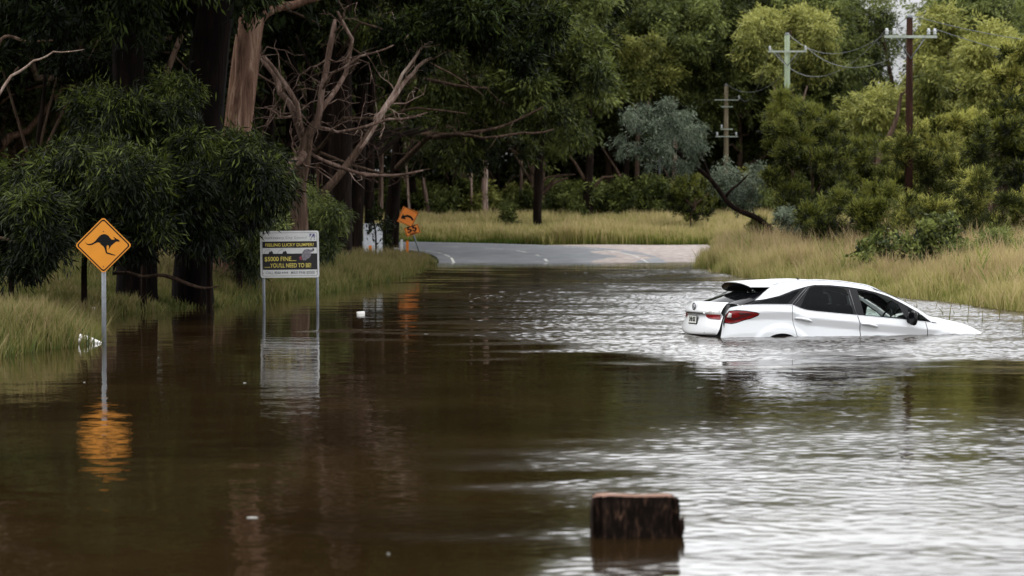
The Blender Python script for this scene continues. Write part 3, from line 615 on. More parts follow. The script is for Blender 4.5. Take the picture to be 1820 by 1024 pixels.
    for sg in (1, -1):   # gloss black pillar panels beside the rear glass
        A = [gl(sg * .93, -.05), gl(sg * .93, .3), gl(sg * .93, .65), gl(sg * .93, 1.02)]
        S = [(x, -sg * (float(W(x, z)) + .003), z) for x, z in ((.985, 1.485), (.84, 1.375), (.70, 1.264), (.44, 1.178))]
        Mid = [tuple(np.array(a) * .45 + np.array(b) * .55 + np.array([-.02, -sg * .02, .012])) for a, b in zip(A, S)]
        sheet('rear_pillar_panel', [A, Mid, S], black, sg > 0)
        mb = MB(); e = [L1[-1 if sg > 0 else 0], (.985, -sg * float(W(.985, 1.486)), 1.487), A[0]]; mb.add(e, [(0, 1, 2)]); mb.build('spoiler_end', black, root)
    # tailgate
    def tx(u, z):
        p = float(I(z, [.66, .72, .80, .93, 1.00, 1.035, 1.05, 1.12, 1.19, 1.215], [.02, -.015, -.01, .02, .04, .015, .0, .03, .085, .13]))
        k = float(I(z, [.66, .9, 1.05, 1.2], [.13, .145, .16, .17])); return p + k * abs(u) ** 2.3
    def tg(u, z, o=0):
        wy = float(I(z, [.695, .72, .80, 1.0, 1.21], [.68, .82, .895, .85, .79])); return (tx(u, z) - o, -wy * u, z)
    zs = [.70, .71, .725, .75, .8, .86, .93, .97, 1.0, 1.02, 1.035, 1.05, 1.08, 1.12, 1.16, 1.19, 1.205, 1.215]
    t_ = sheet('tailgate', [[tg(u, z) for u in us] for z in zs], paint)
    mb = MB(); mb.tube([tg(u, 1.030, .012) for u in [k / 12 * .52 for k in range(-12, 13)]], .013, 8); mb.build('tailgate_garnish', chrome, root)
    # black opening round the ajar tailgate
    mb = MB(); zz = [.45, .66, .7, .8, 1.0, 1.08, 1.15, 1.185]; F = []
    V = [(.07 + .15 * abs(u) ** 2.5 + .5 * max(0, z - 1.03), -.87 * u * float(I(z, [.45, .66, 1, 1.2], [.93, .95, 1, 1])), z) for z in zz for u in us]
    m = len(us); link('tailgate_seal', np_mesh('tailgate_seal', V, np.array([(i * m + k, i * m + k + 1, (i + 1) * m + k + 1, (i + 1) * m + k) for i in range(len(zz) - 1) for k in range(m - 1)]), smooth=True), root, rub)
    V = [(-.01 + .10 * abs(u) ** 2.5 + (.03 if z > .6 else 0), -.80 * u, z) for z in (.3, .5, .58, .60) for u in us]
    link('rear_bumper', np_mesh('rear_bumper', V, np.array([(i * m + k, i * m + k + 1, (i + 1) * m + k + 1, (i + 1) * m + k) for i in range(3) for k in range(m - 1)]), smooth=True), root, paint)
    mb = MB(); mb.box((.0, .53, .665), (.02, .035, .025)); mb.build('bumper_reflector', chrome, root)
    # tail lights: fender part and tailgate part on each side
    tl = [(.215, .905), (.235, 1.02), (.285, 1.082), (.40, 1.097), (.55, 1.093), (.70, 1.078), (.752, 1.062), (.74, 1.045), (.63, .995), (.52, .962), (.40, .918), (.33, .902)]
    for o in side('tail_light', tl, redm, root, .008, h=.03, part='low'): pass
    side('tail_light_surround', grow(tl, -.012), black, root, .004, h=.04, part='low')
    side('tail_light_surround', grow(tl, .012), black, root, .003, h=.04, part='low')
    side('tail_light_stripe', [(.24, .955), (.40, .955), (.62, 1.035), (.60, 1.052), (.39, .985), (.25, .985)], redd, root, .011, h=.04, part='low')
    side('tail_light_stripe', [(.42, 1.07), (.55, 1.07), (.66, 1.06), (.60, 1.045), (.45, 1.035)], redd, root, .011, h=.04, part='low')
    side('tail_light_lens', [(.245, .99), (.275, 1.06), (.31, 1.05), (.315, .99)], clearm, root, .011, h=.04, part='low')
    for sg in (1, -1):
        def patch(name, ul, lo, hi, mat, o):
            sheet(name, [[tg(sg * u, z, o) for u, z in zip(ul, lo)], [tg(sg * u, (a + b) / 2, o) for u, a, b in zip(ul, lo, hi)], [tg(sg * u, z, o) for u, z in zip(ul, hi)]], mat, sg < 0)
        U = [.52, .60, .70, .80, .90, .97]
        patch('tailgate_light', U, [.985, .962, .955, .952, .95, .95], [1.018] * 6, redm, .014)
        patch('reversing_light', U, [1.024] * 6, [1.030, 1.045, 1.065, 1.085, 1.10, 1.105], clearm, .014)
    # plate, badge, lettering
    plate = MB().box((0.0, 0.0, .925), (.006, .19, .068)).build('number_plate', BLACK, root)
    face = MB().box((-.008, 0.0, .928), (.002, .178, .055)).build('plate_face', simple('plate_cream', (.62, .62, .58), .5), plate)
    def text(s, size, loc, mat, parent, name='lettering', bold=0, sx=1, sp=1, align='CENTER', facing='rear', ext=.001):
        cu = bpy.data.curves.new('t', 'FONT'); cu.body = s; cu.size = size; cu.extrude = ext; cu.offset = bold; cu.space_character = sp; cu.align_x = align; cu.align_y = 'CENTER'
        tmp = bpy.data.objects.new('t', cu); COL.objects.link(tmp); dg = bpy.context.evaluated_depsgraph_get(); me = bpy.data.meshes.new_from_object(tmp.evaluated_get(dg)); bpy.data.objects.remove(tmp)
        if facing == 'rear': T = Matrix(((0, 0, -1), (-1, 0, 0), (0, 1, 0))).to_4x4()
        else: T = Matrix(((1, 0, 0), (0, 0, -1), (0, 1, 0))).to_4x4()
        me.transform(Matrix.Translation(loc) @ T @ Matrix.Diagonal((sx, 1, 1, 1))); return link(name, me, parent, mat)
    globals()['text_mesh'] = text
    text('DHB·30X', .105, (-.0115, 0, .928), BLACK, face, bold=.003, sx=.72)
    text('RX 350', .045, (.025, -.43, .735), chrome, root, bold=.001)
    text('LEXUS', .04, (.025, .46, .735), chrome, root, bold=.001)
    mb = MB(); k = [(.008, .062 * math.cos(a), 1.13 + .048 * math.sin(a)) for a in np.linspace(0, 2 * math.pi, 22)]; mb.tube(k, .011, 6); mb.tube([(.0, .025, 1.155), (.0, .012, 1.112), (.0, -.035, 1.112)], .008, 5); mb.tube([(.0, .0, 1.125), (.0, -.03, 1.14)], .006, 5); mb.build('badge', simple('badge_dark', (.12, .12, .13), .2, .8), root)
    # door handles
    for X, Z in ((1.49, 1.005), (2.59, .965)):
        for sg in (1, -1):
            V = [(X + dx, -sg * (float(W(X + dx, Z)) + dy), Z + dz) for dx, dy, dz in ((-.15, .0, .012), (-.13, .022, .018), (-.05, .034, .018), (.05, .034, .0), (.10, .026, -.014), (.135, .0, -.02))]
            MB().tube(V, [.008, .018, .021, .019, .016, .006], 8).build('door_handle', paint, root)
    # mirrors
    for sg in (1, -1):
        mb = MB(); V = []; n = 12
        prof = [(3.22, .93, .6), (3.25, .99, .9), (3.27, 1.04, 1.0), (3.28, 1.09, .92), (3.28, 1.12, .55)]
        for x, y, s in prof: V += [(x + .045 * s * math.cos(a) * (1 if math.cos(a) > 0 else .75), -sg * y, 1.115 + .108 * s * math.sin(a) - .02 * (math.sin(a) < -.3)) for a in np.linspace(0, 2 * math.pi, n, endpoint=False)]
        F = [(i * n + k, i * n + (k + 1) % n, (i + 1) * n + (k + 1) % n, (i + 1) * n + k) for i in range(4) for k in range(n)] + [tuple(range(n)), tuple(range(4 * n, 5 * n))]
        mb.add(V, F, True); mb.box((3.27, -sg * .92, 1.075), (.035, .07, .02)); o = mb.build('side_mirror', black, root)
    # rails, aerial
    for sg in (1, -1):
        pts = []
        for X in np.linspace(.98, 2.86, 24):
            e = float(I(X, RX, RZ)); f = min(1, (X - .98) / .12, (2.86 - X) / .12); pts.append((X, -sg * (float(W(X, e)) - .09), e + .014 + .030 * max(0, f)))
        MB().tube(pts, .013, 6).build('roof_rail', simple('rail_grey', (.55, .56, .58), .3, .6), root)
    MB().tube([(1.74, .0, 1.60), (1.70, 0, 1.655)], [.03, .006], 6).build('aerial', BLACK, root)
    # cabin
    mb = MB(); mb.box((2.2, 0, .55), (1.5, .86, .1)); mb.box((.75, 0, 1.0), (.35, .7, .14)); mb.build('cabin_floor', dark, root)
    mb = MB(); mb.box((3.45, 0, .98), (.26, .72, .09)); mb.tube([(3.25, -.7, 1.03), (3.22, 0, 1.05), (3.25, .7, 1.03)], .06, 8); mb.build('dashboard', dark, root)
    for sy in (-.38, .38):
        s = MB(); s.box((2.72, sy, .78), (.24, .24, .09)); s.box((2.42, sy, 1.0), (.07, .23, .26), Matrix.Rotation(-.28, 3, 'Y')); o = s.build('front_seat', dark, root, .04)
        MB().box((2.33, sy, 1.34), (.045, .12, .08), Matrix.Rotation(-.2, 3, 'Y')).build('headrest', dark, o, .03)
    s = MB(); s.box((1.75, 0, .78), (.25, .62, .09)); s.box((1.42, 0, 1.0), (.08, .62, .24), Matrix.Rotation(-.3, 3, 'Y')); s.build('rear_seat', dark, root, .04)
    # pale curved shape set just inside the rear window
    o = [(1.80, 1.43), (1.86, 1.47), (1.96, 1.475), (2.10, 1.455), (2.18, 1.43), (2.14, 1.38), (2.12, 1.30), (2.06, 1.24), (2.04, 1.14), (1.98, 1.14), (1.94, 1.185), (1.90, 1.20), (1.99, 1.24), (1.99, 1.36), (1.96, 1.43), (1.90, 1.455), (1.84, 1.445)]
    side('pale_shape', o, simple('pale_grey', (.75, .75, .78), .8), root, -.05, h=.03, sides=(1,))
    mb = MB(); ctr = Vector((3.08, -.38, 1.06)); nrm = Vector((-.93, 0, .37)); e1 = Vector((0, 1, 0)); e2 = nrm.cross(e1)
    mb.tube([ctr + (e1 * math.cos(a) + e2 * math.sin(a)) * .17 for a in np.linspace(0, 2 * math.pi, 25)], .016, 8); mb.tube([ctr + e1 * .16, ctr - e1 * .16], .02, 6); mb.tube([ctr, ctr + Vector((.22, 0, -.08))], .03, 6); mb.build('steering_wheel', BLACK, root)
    MB().box((2.92, 0, 1.40), (.02, .12, .035)).build('rear_view_mirror', BLACK, root)
    # inner liner hides the far side through the seams
    for sg in (1, -1):
        V = [(x, -sg * .86, z) for x, z in ((.3, .4), (4.6, .4), (4.5, .85), (3.6, 1.0), (1.3, 1.08), (.35, 1.1))]; mb = MB(); mb.add(V, [tuple(range(6))]); mb.build('door_liner', dark, root)
    MB().box((4.1, 0, .62), (.6, .8, .2)).build('engine_bay', dark, root)
    # wheels
    for X in (1.15, 3.94):
        for sg in (1, -1):
            mb = MB(); V = []; n = 32
            for y, r in ((.70, .30), (.70, .355), (.73, .372), (.88, .372), (.905, .355), (.91, .27)): V += [(X + r * math.cos(a), -sg * y, .36 + r * math.sin(a)) for a in np.linspace(0, 2 * math.pi, n, endpoint=False)]
            mb.add(V, [(i * n + k, i * n + (k + 1) % n, (i + 1) * n + (k + 1) % n, (i + 1) * n + k) for i in range(5) for k in range(n)], True); wh = mb.build('wheel', rub, root)
            mb = MB()
            for a in np.linspace(0, 2 * math.pi, 5, endpoint=False): mb.tube([(X, -sg * .88, .36), (X + .25 * math.cos(a), -sg * .89, .36 + .25 * math.sin(a))], [.05, .03], 6)
            mb.tube([(X + .26 * math.cos(a), -sg * .895, .36 + .26 * math.sin(a)) for a in np.linspace(0, 2 * math.pi, 25)], .018, 6); mb.build('rim', STEEL, wh)
    for X in (1.15, 3.94):
        for sg in (1, -1):
            mb = MB(); n = 20; V = [(X + .44 * math.cos(a), -sg * y, .36 + .44 * math.sin(a)) for y in (.60, .925) for a in np.linspace(-.1, math.pi + .1, n)]; mb.add(V, [(k, k + 1, n + k + 1, n + k) for k in range(n - 1)] ); mb.add([V[k] for k in range(n)], [tuple(range(n))]); mb.build('wheel_arch', rub, root)
build_car()
# ---------------------------------------------------------------- signs, stump, small things
ORANGE = simple('sign_orange', (.60, .215, .003), .45, 0, .06, 6); ORANGE2 = simple('sign_red_orange', (.78, .21, .01), .45, 0, .06, 6)
def rsq(h, r, n=6):
    """rounded diamond outline with half diagonal h"""
    pts = []
    for k in range(4):
        a = k * math.pi / 2; c = Vector((math.cos(a), math.sin(a))) * (h - r * 1.0)
        for j in range(n + 1):
            b = a - math.pi / 4 + j * math.pi / 2 / n; pts.append((c.x + r * .8 * math.cos(b), c.y + r * .8 * math.sin(b)))
    return pts
def rrect(w_, h_, r, n=5):
    pts = []
    for k, (sx_, sz) in enumerate(((1, 1), (-1, 1), (-1, -1), (1, -1))):
        for j in range(n + 1):
            a = k * math.pi / 2 + j * math.pi / 2 / n; pts.append((sx_ * (w_ - r) + r * math.cos(a), sz * (h_ - r) + r * math.sin(a)))
    return pts
def ring(mb, o, i, y0, y1):
    n = len(o); V = [(p[0], y0, p[1]) for p in o] + [(p[0], y0, p[1]) for p in i] + [(p[0], y1, p[1]) for p in o] + [(p[0], y1, p[1]) for p in i]
    F = []
    for k in range(n):
        j = (k + 1) % n; F += [(k, j, n + j, n + k), (2 * n + k, 3 * n + k, 3 * n + j, 2 * n + j), (k, 2 * n + k, 2 * n + j, j), (n + k, n + j, 3 * n + j, 3 * n + k)]
    mb.add(V, F)
# kangaroo sign
K = [(250, 437), (268, 460), (300, 468), (335, 463), (365, 450), (395, 425), (420, 395), (450, 360), (480, 337), (515, 328), (550, 333), (580, 352), (600, 380), (625, 405), (650, 407), (672, 400), (643, 368), (668, 376), (695, 395), (712, 401), (742, 427), (725, 435), (695, 434), (680, 440), (650, 465), (620, 492), (605, 512), (590, 540), (575, 545), (587, 525), (585, 500), (578, 487), (565, 485), (553, 500), (555, 560), (562, 588), (600, 598), (682, 626), (663, 632), (610, 622), (548, 603), (538, 580), (530, 545), (510, 505), (480, 480), (455, 450), (430, 443), (395, 457), (350, 481), (310, 485), (280, 478), (258, 455)]
b = ground(185, 608); D = b.y
t = empty('animal_warning_sign', (b.x, b.y, 0), R(4)); tag(t, 'orange diamond road sign with a black hopping kangaroo, standing in the water', 'road sign')
ctr = at(182.5, 436, D); s = 98 / 2 / FPX * D * 1.01
MB().tube([(0, 0, -1.1), (0, 0, ctr.z + s * .8)], .0335, 14).build('post', STEEL, t)
cz = ctr.z
pl = MB().poly([(x, z + cz) for x, z in rsq(s, .06)], -.048, -.044).build('sign_plate', ORANGE, t)
mb = MB(); ring(mb, [(x, z + cz) for x, z in rsq(s - .022, .05)], [(x, z + cz) for x, z in rsq(s - .046, .04)], -.0505, -.0475); mb.build('border', BLACK, pl)
MB().poly([((x - 508) / 395 * s, cz + (487 - y) / 395 * s) for x, y in K], -.0505, -.0475).build('kangaroo_symbol', BLACK, pl)
for z in (.5, -.76): MB().tube([(0, -.053, cz + z * s), (0, -.047, cz + z * s)], .009, 8).build('bolt', simple('rust', (.15, .05, .02), .6), pl)
MB().box((0, -.035, cz + .3), (.05, .012, .02)).build('clamp', STEEL, t); MB().box((0, -.035, cz - .25), (.05, .012, .02)).build('clamp', STEEL, t)
# council board
b = ground(517, 553); D = b.y; s = D / FPX; ctr = at(517, 452, D)
t = empty('notice_board', (b.x, b.y, 0), R(-7)); t.rotation_euler.y = R(-.7); tag(t, 'white and black council notice board on two grey posts, warning of a $5000 fine', 'notice board')
hw, hh = 53 * s, 41.5 * s; cz = ctr.z
for sx_ in (-1, 1): MB().tube([(sx_ * 48.5 * s, 0, -1.1), (sx_ * 48.5 * s, 0, cz + hh * .8)], .029, 12).build('post', STEEL, t)
bw = simple('board_white', (.62, .62, .61), .55, 0, .06, 8)
pl = MB().poly([(x, z + cz) for x, z in rrect(hw, hh, .045)], -.042, -.036).build('board', bw, t)
def bx_(x0, y0, x1, y1): # crop pixels (origin 245,110; 1085x845) -> board coords
    fx = lambda v: (v - 787) / 542 * hw; fz = lambda v: cz - (v - 532) / 420 * hh
    return fx(x0), fz(y0), fx(x1), fz(y1)
def rect(name, x0, y0, x1, y1, mat, o=.002):
    a, c, d, e = bx_(x0, y0, x1, y1); return MB().poly([(a, e), (d, e), (d, c), (a, c)], -.042 - o, -.0415).build(name, mat, pl)
bdark = simple('board_black', (.012, .010, .010), .45); byel = simple('board_yellow', (.70, .58, .12), .5); bgrey = simple('board_grey_print', (.12, .12, .13), .5); bpurp = simple('board_purple', (.09, .08, .20), .5)
mb = MB(); ring(mb, [(x, z + cz) for x, z in rrect(hw * .945, hh * .93, .035)], [(x, z + cz) for x, z in rrect(hw * .932, hh * .915, .032)], -.0445, -.0415); mb.build('border', bgrey, pl)
rect('black_band', 288, 300, 1290, 415, bdark, .003); rect('black_band', 288, 520, 1295, 808, bdark, .003)
def btext(s_, x0, x1, y, hpx, mat, name='lettering', bold=0, sp=1):
    a, c, d, e = bx_(x0, y - hpx / 2, x1, y + hpx / 2)
    o = text_mesh(s_, 1.0, (0, 0, 0), mat, pl, name, bold, 1, sp, 'CENTER', 'front', .0008)
    co = np.array([v.co[:] for v in o.data.vertices]); mn, mx_ = co.min(0), co.max(0); k = (d - a) / (mx_[0] - mn[0]); kz = (c - e) / .72 if hpx else k
    co[:, 0] = (a + d) / 2 + (co[:, 0] - (mn[0] + mx_[0]) / 2) * k; co[:, 2] = e + (co[:, 2] - (mn[2] if '$' not in s_ and '!' not in s_ or True else 0)) * (c - e) / (mx_[2] - mn[2]); co[:, 1] = -.0462 + (co[:, 1] > 0) * .001
    o.data.vertices.foreach_set('co', co.ravel().astype(np.float32)); return o
btext('Hawkesbury City Council', 315, 1110, 238, 52, bgrey, sp=1.35)
btext('FEELING LUCKY DUMPER?', 342, 1235, 362, 56, byel, bold=.012)
btext('$5000 FINE....', 325, 908, 620, 92, byel, bold=.010)
btext("......YOU'LL NEED TO BE!", 325, 1182, 730, 78, byel, bold=.009)
btext('CALL 4560 4444   MAX FINE $5000', 342, 1245, 865, 56, bgrey, bold=.004)
def bpoly(name, pts, mat, o=.0035):
    P = [bx_(x, y, x, y)[:2] for x, y in pts]; return MB().poly(P, -.042 - o, -.0415).build(name, mat, pl)
bpoly('logo', [(1160, 165), (1255, 165), (1255, 240), (1238, 240), (1232, 205), (1205, 238), (1185, 240), (1225, 170), (1200, 172), (1160, 232)], bpurp)
bpoly('logo', [(1165, 272), (1195, 248), (1192, 272)], bdark); bpoly('logo', [(1240, 258), (1258, 258), (1256, 272), (1238, 272)], bdark)
for cx in (443, 698):
    bpoly('cartoon_eye', [(cx + 40 * math.cos(a), 520 - 52 * abs(math.sin(a))) for a in np.linspace(0, math.pi, 12)], bdark, .004); bpoly('eye_glint', [(cx - 25, 455), (cx - 5, 455), (cx - 2, 490), (cx - 14, 482)], bw, .0045)
    mb = MB(); P = [bx_(cx - 35 + 95 * math.cos(a), 520 - 75 * math.sin(a), 0, 0)[:2] for a in np.linspace(math.pi * .45, math.pi, 10)]; mb.tube([(x, -.0435, z) for x, z in P], .003, 4); mb.build('eye_outline', bgrey, pl)
bot = simple('bottle_grey', (.20, .19, .21), .5, 0, .4, 30)
bpoly('bottle_picture', [(1010, 560), (1025, 500), (1060, 450), (1130, 440), (1185, 455), (1230, 430), (1245, 460), (1225, 480), (1170, 510), (1185, 545), (1160, 590), (1080, 645), (1030, 640)], bot, .005)
bpoly('bottle_picture', [(962, 585), (1000, 565), (1018, 600), (1010, 640), (975, 635)], simple('bottle_base', (.25, .05, .07), .5), .005); bpoly('bottle_cap', [(1212, 432), (1235, 430), (1245, 460), (1222, 475)], bdark, .007)
for x, y in ((290, 225), (1275, 205), (300, 870), (1285, 848)):
    a, c, _, _ = bx_(x, y, x, y); MB().tube([(a, -.046, c), (a, -.041, c)], .008, 6).build('bolt', BLACK, pl)
# bend sign, leaning
b = Vector(gpos(750, 99)); s = b.y / FPX
t = empty('bend_warning_sign', b, R(6)); t.rotation_euler = (0, R(-18), R(6)); tag(t, 'orange curved arrow and 55 km/h signs on a leaning grey post', 'road sign')
H = 92 * s / math.cos(R(18)); MB().tube([(0, 0, -.4), (0, 0, H * .98)], .03, 8).build('post', STEEL, t)
def grp(z, rot, base, mat, name, par, yo=0):
    V = [(x * math.cos(rot) - y * math.sin(rot), z + x * math.sin(rot) + y * math.cos(rot)) for x, y in base]; return MB().poly(V, -.05 - yo, -.046 - yo + .002).build(name, mat, par)
z1 = 78 * s / math.cos(R(18)); z2 = 54 * s / math.cos(R(18)); rt = R(-18 + 26)
sd_ = 20.5 * s
p1 = grp(z1, R(4), rsq(sd_, .04), ORANGE2, 'sign_plate', t)
mb = MB(); ring(mb, [(x, z + z1) for x, z in rsq(sd_ - .02, .035)], [(x, z + z1) for x, z in rsq(sd_ - .045, .03)], -.0525, -.0475); mb.build('border', BLACK, p1)
arw = [(.17, -.26), (.09, -.26), (.07, -.12), (-.02, -.02), (-.12, .0), (-.12, -.09), (-.30, .05), (-.12, .19), (-.12, .09), (.02, .07), (.13, -.04), (.165, -.16)]
grp(z1, R(8), [(x * .88, y * .88 + .02) for x, y in arw], BLACK, 'arrow_symbol', p1, .004)
p2 = grp(z2, 0, rrect(13 * s, 8.3 * s, .03), ORANGE2, 'speed_plate', t)
mb = MB(); ring(mb, [(x, z + z2) for x, z in rrect(13 * s - .012, 8.3 * s - .012, .025)], [(x, z + z2) for x, z in rrect(13 * s - .03, 8.3 * s - .03, .02)], -.0525, -.0475); mb.build('border', BLACK, p2)
o = text_mesh('55', .30, (0, -.055, z2 + .045), BLACK, p2, 'lettering', .012, 1.25, 1.05, 'CENTER', 'front'); o = text_mesh('km/h', .10, (0, -.055, z2 - .11), BLACK, p2, 'lettering', .004, 1.2, 1.1, 'CENTER', 'front')
# white board behind leaves, guide posts
b = Vector(gpos(663, 92)); s = b.y / FPX
t = empty('faded_sign', b); tag(t, 'white sign half hidden by leaves left of the leaning bend sign', 'road sign')
MB().tube([(0, 0, -.3), (0, 0, 1.35)], .03, 8).build('post', STEEL, t); MB().box((0, -.04, .76), (17 * s, .006, 28 * s)).build('sign_plate', simple('faded_white', (.7, .72, .77), .5, 0, .1, 8), t)
for i, (px, D, lb) in enumerate(((658, 84, 'thin orange topped guide post below the leaf covered white sign'), (724, 101, 'orange guide post in grass behind the leaning bend sign'), (714, 104, 'pale guide post in grass left of the orange guide post'))):
    b = Vector(gpos(px, D)); t = empty('guide_post', b); tag(t, lb, 'guide post', 'guide posts on the left verge')
    MB().box((0, 0, .25), (.05, .012, .45)).build('post', WHITE if i == 2 else ORANGE2, t); MB().box((0, -.014, .6), (.035, .003, .06)).build('reflector', ORANGE2 if i != 2 else WHITE, t)
# timber stump in the foreground
def stump():
    b = ground(1130, 957); g = np.random.default_rng(2); D = b.y; s = D / FPX
    w2, d2, h = 77 * s, .09, 74 * s; n = 72; lv = 14; V = []
    for j in range(lv + 1):
        z = -1.0 + (h + 1.0) * j / lv if j < 3 else (-.1 + (h + .1) * (j - 2) / (lv - 2))
        for k in range(n):
            a = 2 * math.pi * k / n; x = abs(math.cos(a)) ** .16 * math.copysign(1, math.cos(a)); y = abs(math.sin(a)) ** .2 * math.copysign(1, math.sin(a))
            rg = .006 * math.sin(k * 5.1) + .007 * math.sin(k * 2.3 + j * .15) + .003 * math.sin(k * 7.7 + j * .4); edge = .009 if j == lv else (.006 if j == lv - 1 else 0)
            zz = z - (.012 * abs(math.cos(a)) ** 6 if j == lv else 0) + (.004 * math.sin(k * 1.7) if j == lv else 0)
            V.append((x * (w2 + rg - edge - .012 * z / h * (x > 0)), y * (d2 + rg * 1.2 - edge), zz))
    mb = MB(); mb.add(V, [(i * n + k, i * n + (k + 1) % n, (i + 1) * n + (k + 1) % n, (i + 1) * n + k) for i in range(lv) for k in range(n)] + [tuple(lv * n + k for k in range(n))])
    m, nt, p = newmat('wet_timber'); N_ = nt.nodes.new; L_ = nt.links.new
    tc_ = N_('ShaderNodeTexCoord'); mp_ = N_('ShaderNodeMapping'); mp_.inputs['Scale'].default_value = (30, 30, 8); nn = N_('ShaderNodeTexNoise'); nn.inputs['Scale'].default_value = 1.3; nn.inputs['Detail'].default_value = 6; nn.inputs['Distortion'].default_value = .8
    L_(tc_.outputs['Object'], mp_.inputs[0]); L_(mp_.outputs[0], nn.inputs['Vector']); r = ramp_nodes(nt, [(.46, (.005, .003, .002)), (.58, (.016, .009, .006)), (.68, (.06, .032, .02)), (.8, (.16, .10, .065))]); L_(nn.outputs[0], r.inputs[0])
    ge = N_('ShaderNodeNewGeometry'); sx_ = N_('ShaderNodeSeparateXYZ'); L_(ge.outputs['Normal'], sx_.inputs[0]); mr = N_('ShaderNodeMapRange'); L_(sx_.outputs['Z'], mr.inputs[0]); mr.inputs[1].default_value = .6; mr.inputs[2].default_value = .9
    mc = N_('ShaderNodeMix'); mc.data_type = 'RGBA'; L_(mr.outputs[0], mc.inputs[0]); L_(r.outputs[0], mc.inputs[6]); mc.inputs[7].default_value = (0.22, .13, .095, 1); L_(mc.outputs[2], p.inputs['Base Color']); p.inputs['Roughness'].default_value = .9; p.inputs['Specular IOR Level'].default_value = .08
    bb = N_('ShaderNodeBump'); bb.inputs['Strength'].default_value = .9; bb.inputs['Distance'].default_value = .02; L_(nn.outputs[0], bb.inputs['Height']); L_(bb.outputs[0], p.inputs['Normal'])
    mb.tube([(w2 - .01, -.02, -.05), (w2 + .02, -.03, .06), (w2 + .028, -.03, .125)], [.03, .022, .004], 5); mb.tube([(w2 - .01, .0, -.05), (w2 + .015, .0, .08), (w2 + .012, .0, .11)], [.02, .012, .003], 5)
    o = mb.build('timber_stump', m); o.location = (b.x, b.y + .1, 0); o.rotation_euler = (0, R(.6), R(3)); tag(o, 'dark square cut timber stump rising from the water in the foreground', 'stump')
stump()
# floating and stranded rubbish
def lump(name, label, cat, pos, pts, rad, mat, n=10):
    mb = MB(); mb.tube(pts, rad, n); o = mb.build(name, mat); o.location = pos; tag(o, label, cat); m = o.modifiers.new('s', 'SUBSURF'); m.levels = 1; m.render_levels = 2
    tx_ = bpy.data.textures.new('crumple', 'CLOUDS'); tx_.noise_scale = .09; d = o.modifiers.new('d', 'DISPLACE'); d.texture = tx_; d.strength = .035; d.texture_coords = 'LOCAL'; return o
plast = simple('pale_plastic', (.75, .73, .69), .5, 0, .15, 12)
b = ground(157, 610); s = b.y / FPX
lump('plastic_bag', 'crumpled white bag at the waterline beside the kangaroo sign post', 'bag', b, [(-24 * s, 0, .0), (-18 * s, 0, .05), (-8 * s, 0, .045), (6 * s, 0, .02), (16 * s, 0, .01), (24 * s, 0, .0)], [.05, .10, .085, .06, .04, .015], plast)
b = Vector(gpos(165, 47)); lump('plastic_bottle', 'small white plastic scrap lying in grass behind the kangaroo sign', 'litter', b + Vector((0, 0, .3)), [(-.06, 0, 0), (0, 0, .03), (.06, 0, 0)], [.02, .05, .02], plast)
b = ground(641, 558); s = b.y / FPX; o = MB().box((0, 0, .015), (7 * s, .05, .03)).build('floating_box', plast, None, .01); o.location = b; o.rotation_euler = (0, R(-4), R(12)); tag(o, 'small white box floating right of the council notice board', 'litter')
g = np.random.default_rng(8); fm = simple('foam', (.42, .41, .38), .6); k = 0
for px, py, ln in ((435, 681, 5), (448, 921, 14), (150, 680, 3), (690, 985, 4)):
    b = ground(px, py); s = b.y / FPX; n = 7; mb = MB()
    V = [(ln * s * .7 * (.8 + .4 * g.random()) * math.cos(a), ln * s * .35 * (.6 + .5 * g.random()) * math.sin(a), .003) for a in np.linspace(0, 2 * math.pi, n, endpoint=False)]; mb.add(V + [(x * .8, y * .8, .006) for x, y, z in V], [tuple(range(n, 2 * n))] + [(i, (i + 1) % n, n + (i + 1) % n, n + i) for i in range(n)])
    o = mb.build('foam_fleck', fm); o.location = b; tag(o, 'tiny pale fleck of foam drifting on the dark water', 'foam', 'foam flecks on the water')
